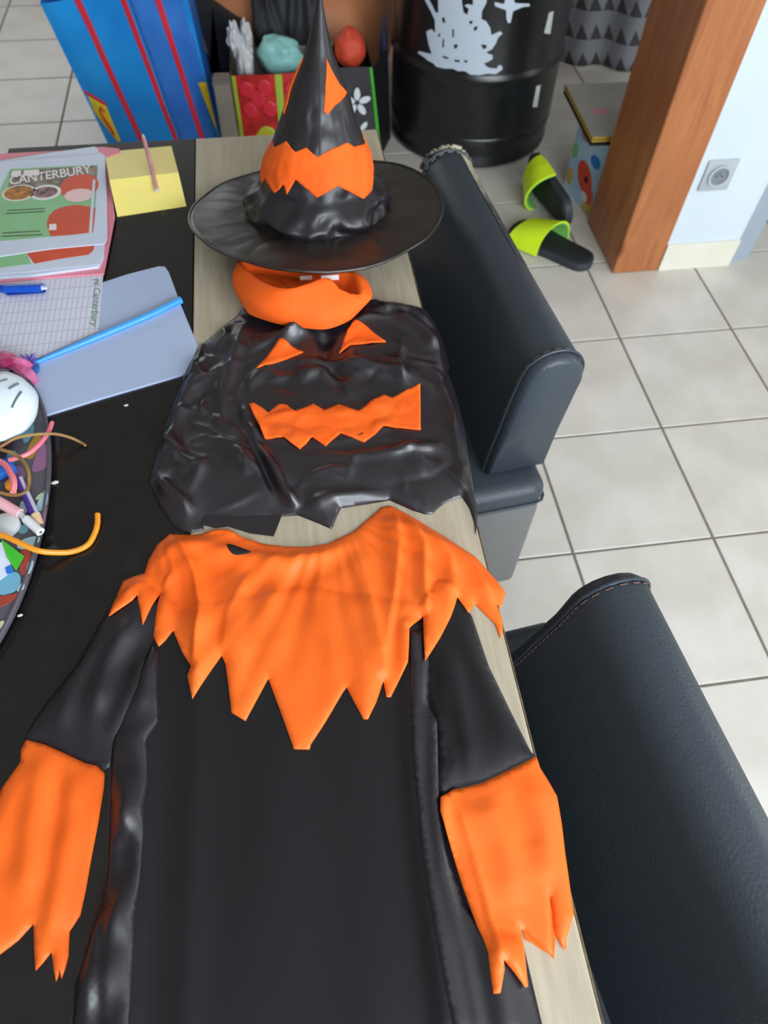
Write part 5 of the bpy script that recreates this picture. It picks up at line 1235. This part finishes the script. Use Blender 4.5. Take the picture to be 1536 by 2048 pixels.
# brown leather pouf with a black coat on it
pf = root('pouf', (-0.95, 2.05, 0), 'brown leather pouf behind the shopping bags', 'pouf')
prf = [(0.30, 0.0), (0.40, 0.01), (0.46, 0.08), (0.49, 0.22), (0.47, 0.36), (0.40, 0.45), (0.25, 0.485), (0.05, 0.49)]
part('cushion', lathe(prf, -0.95, 2.05, 64), M['brown_leather'], pf)
part('seam', tube([(-0.95 + 0.405 * math.cos(a), 2.05 + 0.405 * math.sin(a), 0.447) for a in np.linspace(0, 2 * PI, 49)[:-1]], 0.008, 6, cyclic=True, smoothn=1), M['brown_leather'], pf)
def coat():
    V = []; F = []; n = 26
    for j in range(n + 1):
        for i in range(n + 1):
            u_, v_ = i / n - 0.5, j / n
            x = -0.985 + u_ * (0.30 - 0.08 * v_) + 0.02 * noise.noise(Vector((u_ * 4, v_ * 5, 1)))
            # down the front of the pouf, then over its top
            if v_ < 0.5:
                z = 0.16 + 0.36 * (v_ / 0.5); y = 2.05 - float(np.interp(z, [0.08, 0.22, 0.36, 0.45, 0.52], [0.46, 0.49, 0.48, 0.44, 0.38])) - 0.05
            else:
                t = (v_ - 0.5) / 0.5; z = 0.52; y = 2.05 - 0.43 + 0.5 * t
            y -= 0.02 * noise.noise(Vector((u_ * 9, v_ * 6, 3)))
            V.append((x, y, z + 0.012 * noise.noise(Vector((u_ * 8, v_ * 8, 5)))))
    for j in range(n):
        for i in range(n):
            a = j * (n + 1) + i; F.append((a, a + 1, a + n + 2, a + n + 1))
    o = single('coat', (V, F), M['black_nylon'], (-0.985, 1.7, 0.2), 'black coat draped over the brown pouf', 'coat', smooth='all')
    s = o.modifiers.new('thickness', 'SOLIDIFY'); s.thickness = 0.012
coat()

# ------------------------------------------------------------------ boxes by the post
bx = root('toy_box', (0.2, 0.82, 0), 'colourful blue toy box standing behind the wooden post', 'box')
A = Vector((0.104, 0.684, 0)); B = Vector((0.061, 0.895, 0)); ax = (B - A).normalized(); ox = Vector((ax.y, -ax.x, 0)); Lb = (B - A).length
HB = 0.272
def bxp(s, t, o=0.0): # along left face 0 near..1 far, height, out
    p = A + ax * (Lb * s) - ox * o; return (p.x, p.y, t)
def obox(s0, s1, d0, d1, z0, z1):
    V = []
    for z in (z0, z1):
        for s, d in ((s0, d0), (s1, d0), (s1, d1), (s0, d1)):
            p = A + ax * (Lb * s) + ox * d; V.append((p.x, p.y, z))
    return V, [(0, 1, 2, 3), (4, 5, 6, 7), (0, 1, 5, 4), (1, 2, 6, 5), (2, 3, 7, 6), (3, 0, 4, 7)]
part('carton', obox(0, 1, 0, 0.33, 0.001, HB), M['box_blue'], bx, False)
def on_box(name_, poly, m, lift=0.0012):
    a = [bxp(s, t, lift) for s, t in poly]; b = [bxp(s, t, lift - 0.001) for s, t in poly]
    n = len(poly)
    return part(name_, (a + b, [tuple(range(n)), tuple(range(2 * n - 1, n - 1, -1))] + [(q, (q + 1) % n, n + (q + 1) % n, n + q) for q in range(n)]), M[m], bx, False)
def el(cs_, ct, rs_, rt2, rot=0.0, n=18):
    return [(cs_ + rs_ * math.cos(a), ct + rt2 * math.sin(a) + rot * math.cos(a)) for a in np.linspace(0, 2 * PI, n + 1)[:-1]]
on_box('fish_print', el(0.42, 0.105, 0.28, 0.050, 0.02), 'fish_orange')
on_box('fish_eye', el(0.36, 0.105, 0.06, 0.012), 'box_black', 0.0020)
on_box('blue_patch', el(0.24, 0.19, 0.16, 0.022), 'deep_blue'); on_box('pink_patch', el(0.70, 0.235, 0.14, 0.016), 'pink_soft', 0.0014)
on_box('green_patch', el(0.90, 0.16, 0.10, 0.03), 'green_print', 0.0016); on_box('sand_strip', [(0, 0.002), (0.30, 0.002), (0.26, 0.03), (0, 0.05)], 'box_yellow', 0.0015)
on_box('coral_patch', el(0.88, 0.06, 0.10, 0.035), 'box_yellow', 0.0018); on_box('red_patch', el(0.13, 0.06, 0.09, 0.03), 'fish_orange', 0.0022); on_box('white_patch', el(0.30, 0.045, 0.12, 0.015), 'white_print', 0.0024)
bk_ = root('board_game', (0.2, 0.82, HB), 'flat grey board game box with yellow rim on the toy box', 'box')
tp = [(0.0488,1.0865),(0.038,0.6978)]
C0 = Vector((tp[0][0], tp[0][1], 0)); C1 = Vector((tp[1][0], tp[1][1], 0))
gx = (C1 - C0).normalized(); gy = Vector((-gx.y, gx.x, 0)); Lg = (C1 - C0).length
def gbox(d, e, z0, z1):
    pts = [C0 - gx * d - gy * e * 0, C1 + gx * d, C1 + gx * d + gy * 0.34, C0 - gx * d + gy * 0.34]
    return prism([(p.x, p.y) for p in pts], z0, z1)
part('tray', gbox(-0.003, 0, HB + 0.001, HB + 0.016), M['box_black'], bk_, False)
part('yellow_rim', gbox(0.002, 0, HB + 0.0165, HB + 0.0235), M['box_yellow'], bk_, False)
part('black_rim', gbox(-0.001, 0, HB + 0.024, HB + 0.0265), M['box_black'], bk_, False)
part('yellow_rim', gbox(0.001, 0, HB + 0.027, HB + 0.0325), M['box_yellow'], bk_, False)
part('lid', gbox(-0.004, 0, HB + 0.033, HB + 0.0345), M['box_grey'], bk_, False)
pc_ = C0.lerp(C1, 0.55) + gy * 0.08
part('lid_print', prism(ell((pc_.x, pc_.y), 0.035, 0.022), HB + 0.0346, HB + 0.0352), M['pink_soft'], bk_, False)

# ------------------------------------------------------------------ slippers
def foot_outline(Ls, W):
    # toe at 0, heel at Ls
    pts = [(0.0, 0.0), (0.02, 0.30), (0.08, 0.44), (0.2, 0.50), (0.35, 0.47), (0.55, 0.39), (0.75, 0.38), (0.9, 0.36), (0.97, 0.24), (1.0, 0.0)]
    up = [(a * Ls, b * W) for a, b in pts]; dn = [(a * Ls, -b * W * 0.95) for a, b in reversed(pts[1:-1])]
    return smooth_poly(up + dn, 2)
def make_slipper(label):
    s = root('slipper', (0, 0, 0), label, 'slipper', 'pair of black and neon slippers')
    Ls, W = 0.365, 0.162
    ol = foot_outline(Ls, W)
    part('sole', prism(ol, 0.0, 0.030, 0.006), M['sole_side'], s, True, True)
    inn = [((x - Ls / 2) * 0.93 + Ls / 2, y * 0.86) for x, y in ol]
    part('footbed', prism(inn, 0.0302, 0.034, 0.002), M['sole_black'], s, True, True)
    def arch(r0, th, name_, m, e):
        V = []; F = []; nu, nv = 12, 25
        for lay in (0, 1):
            for i in range(nu + 1):
                x = 0.055 + e + (0.135 - 2 * e) * i / nu
                wd = 0.086 - 0.008 * abs(i / nu - 0.5)
                ht = 0.055 + 0.05 * (i / nu)
                for j in range(nv):
                    a = PI * j / (nv - 1)
                    q = (r0 - th * lay)
                    V.append((x + 0.02 * math.cos(a) , (wd + q) * math.cos(a), 0.008 + (ht + q) * math.sin(a) ** 0.8))
        N = (nu + 1) * nv
        for lay in (0, 1):
            for i in range(nu):
                for j in range(nv - 1):
                    a = lay * N + i * nv + j; F.append((a, a + 1, a + nv + 1, a + nv))
        for i in (0, nu):
            for j in range(nv - 1): F.append((i * nv + j, i * nv + j + 1, N + i * nv + j + 1, N + i * nv + j))
        for j in (0, nv - 1):
            for i in range(nu): F.append((i * nv + j, (i + 1) * nv + j, N + (i + 1) * nv + j, N + i * nv + j))
        part(name_, (V, F), m, s, True, True)
    arch(0.006, 0.007, 'strap', M['neon'], 0.0)
    arch(-0.002, 0.003, 'strap_lining', M['neon_in'], 0.001)
    return s
s1 = make_slipper('neon yellow strapped black slipper lying flat beside the wooden post')
t0 = [(-0.225,0.6239,0.02),(0.012,0.3681,0.02)]
dv = Vector(t0[1]) - Vector(t0[0])
s1.location = (t0[0][0], t0[0][1], 0.0005); s1.rotation_euler = (0, 0, math.atan2(dv.y, dv.x)); s1.scale = (dv.length / 0.365,) * 3
s2 = make_slipper('neon yellow strapped slipper tipped on its side against the toy box')
t1 = [(-0.0705,0.9297,0.06),(-0.0108,0.5415,0.06)]
dv = Vector(t1[1]) - Vector(t1[0])
s2.location = (t1[0][0], t1[0][1], 0.09); s2.rotation_mode = 'XYZ'
s2.matrix_world = Matrix.Translation((t1[0][0], t1[0][1], 0.078)) @ Matrix.Rotation(math.atan2(dv.y, dv.x), 4, 'Z') @ Matrix.Rotation(math.radians(98), 4, 'X')
bpy.context.view_layer.update()
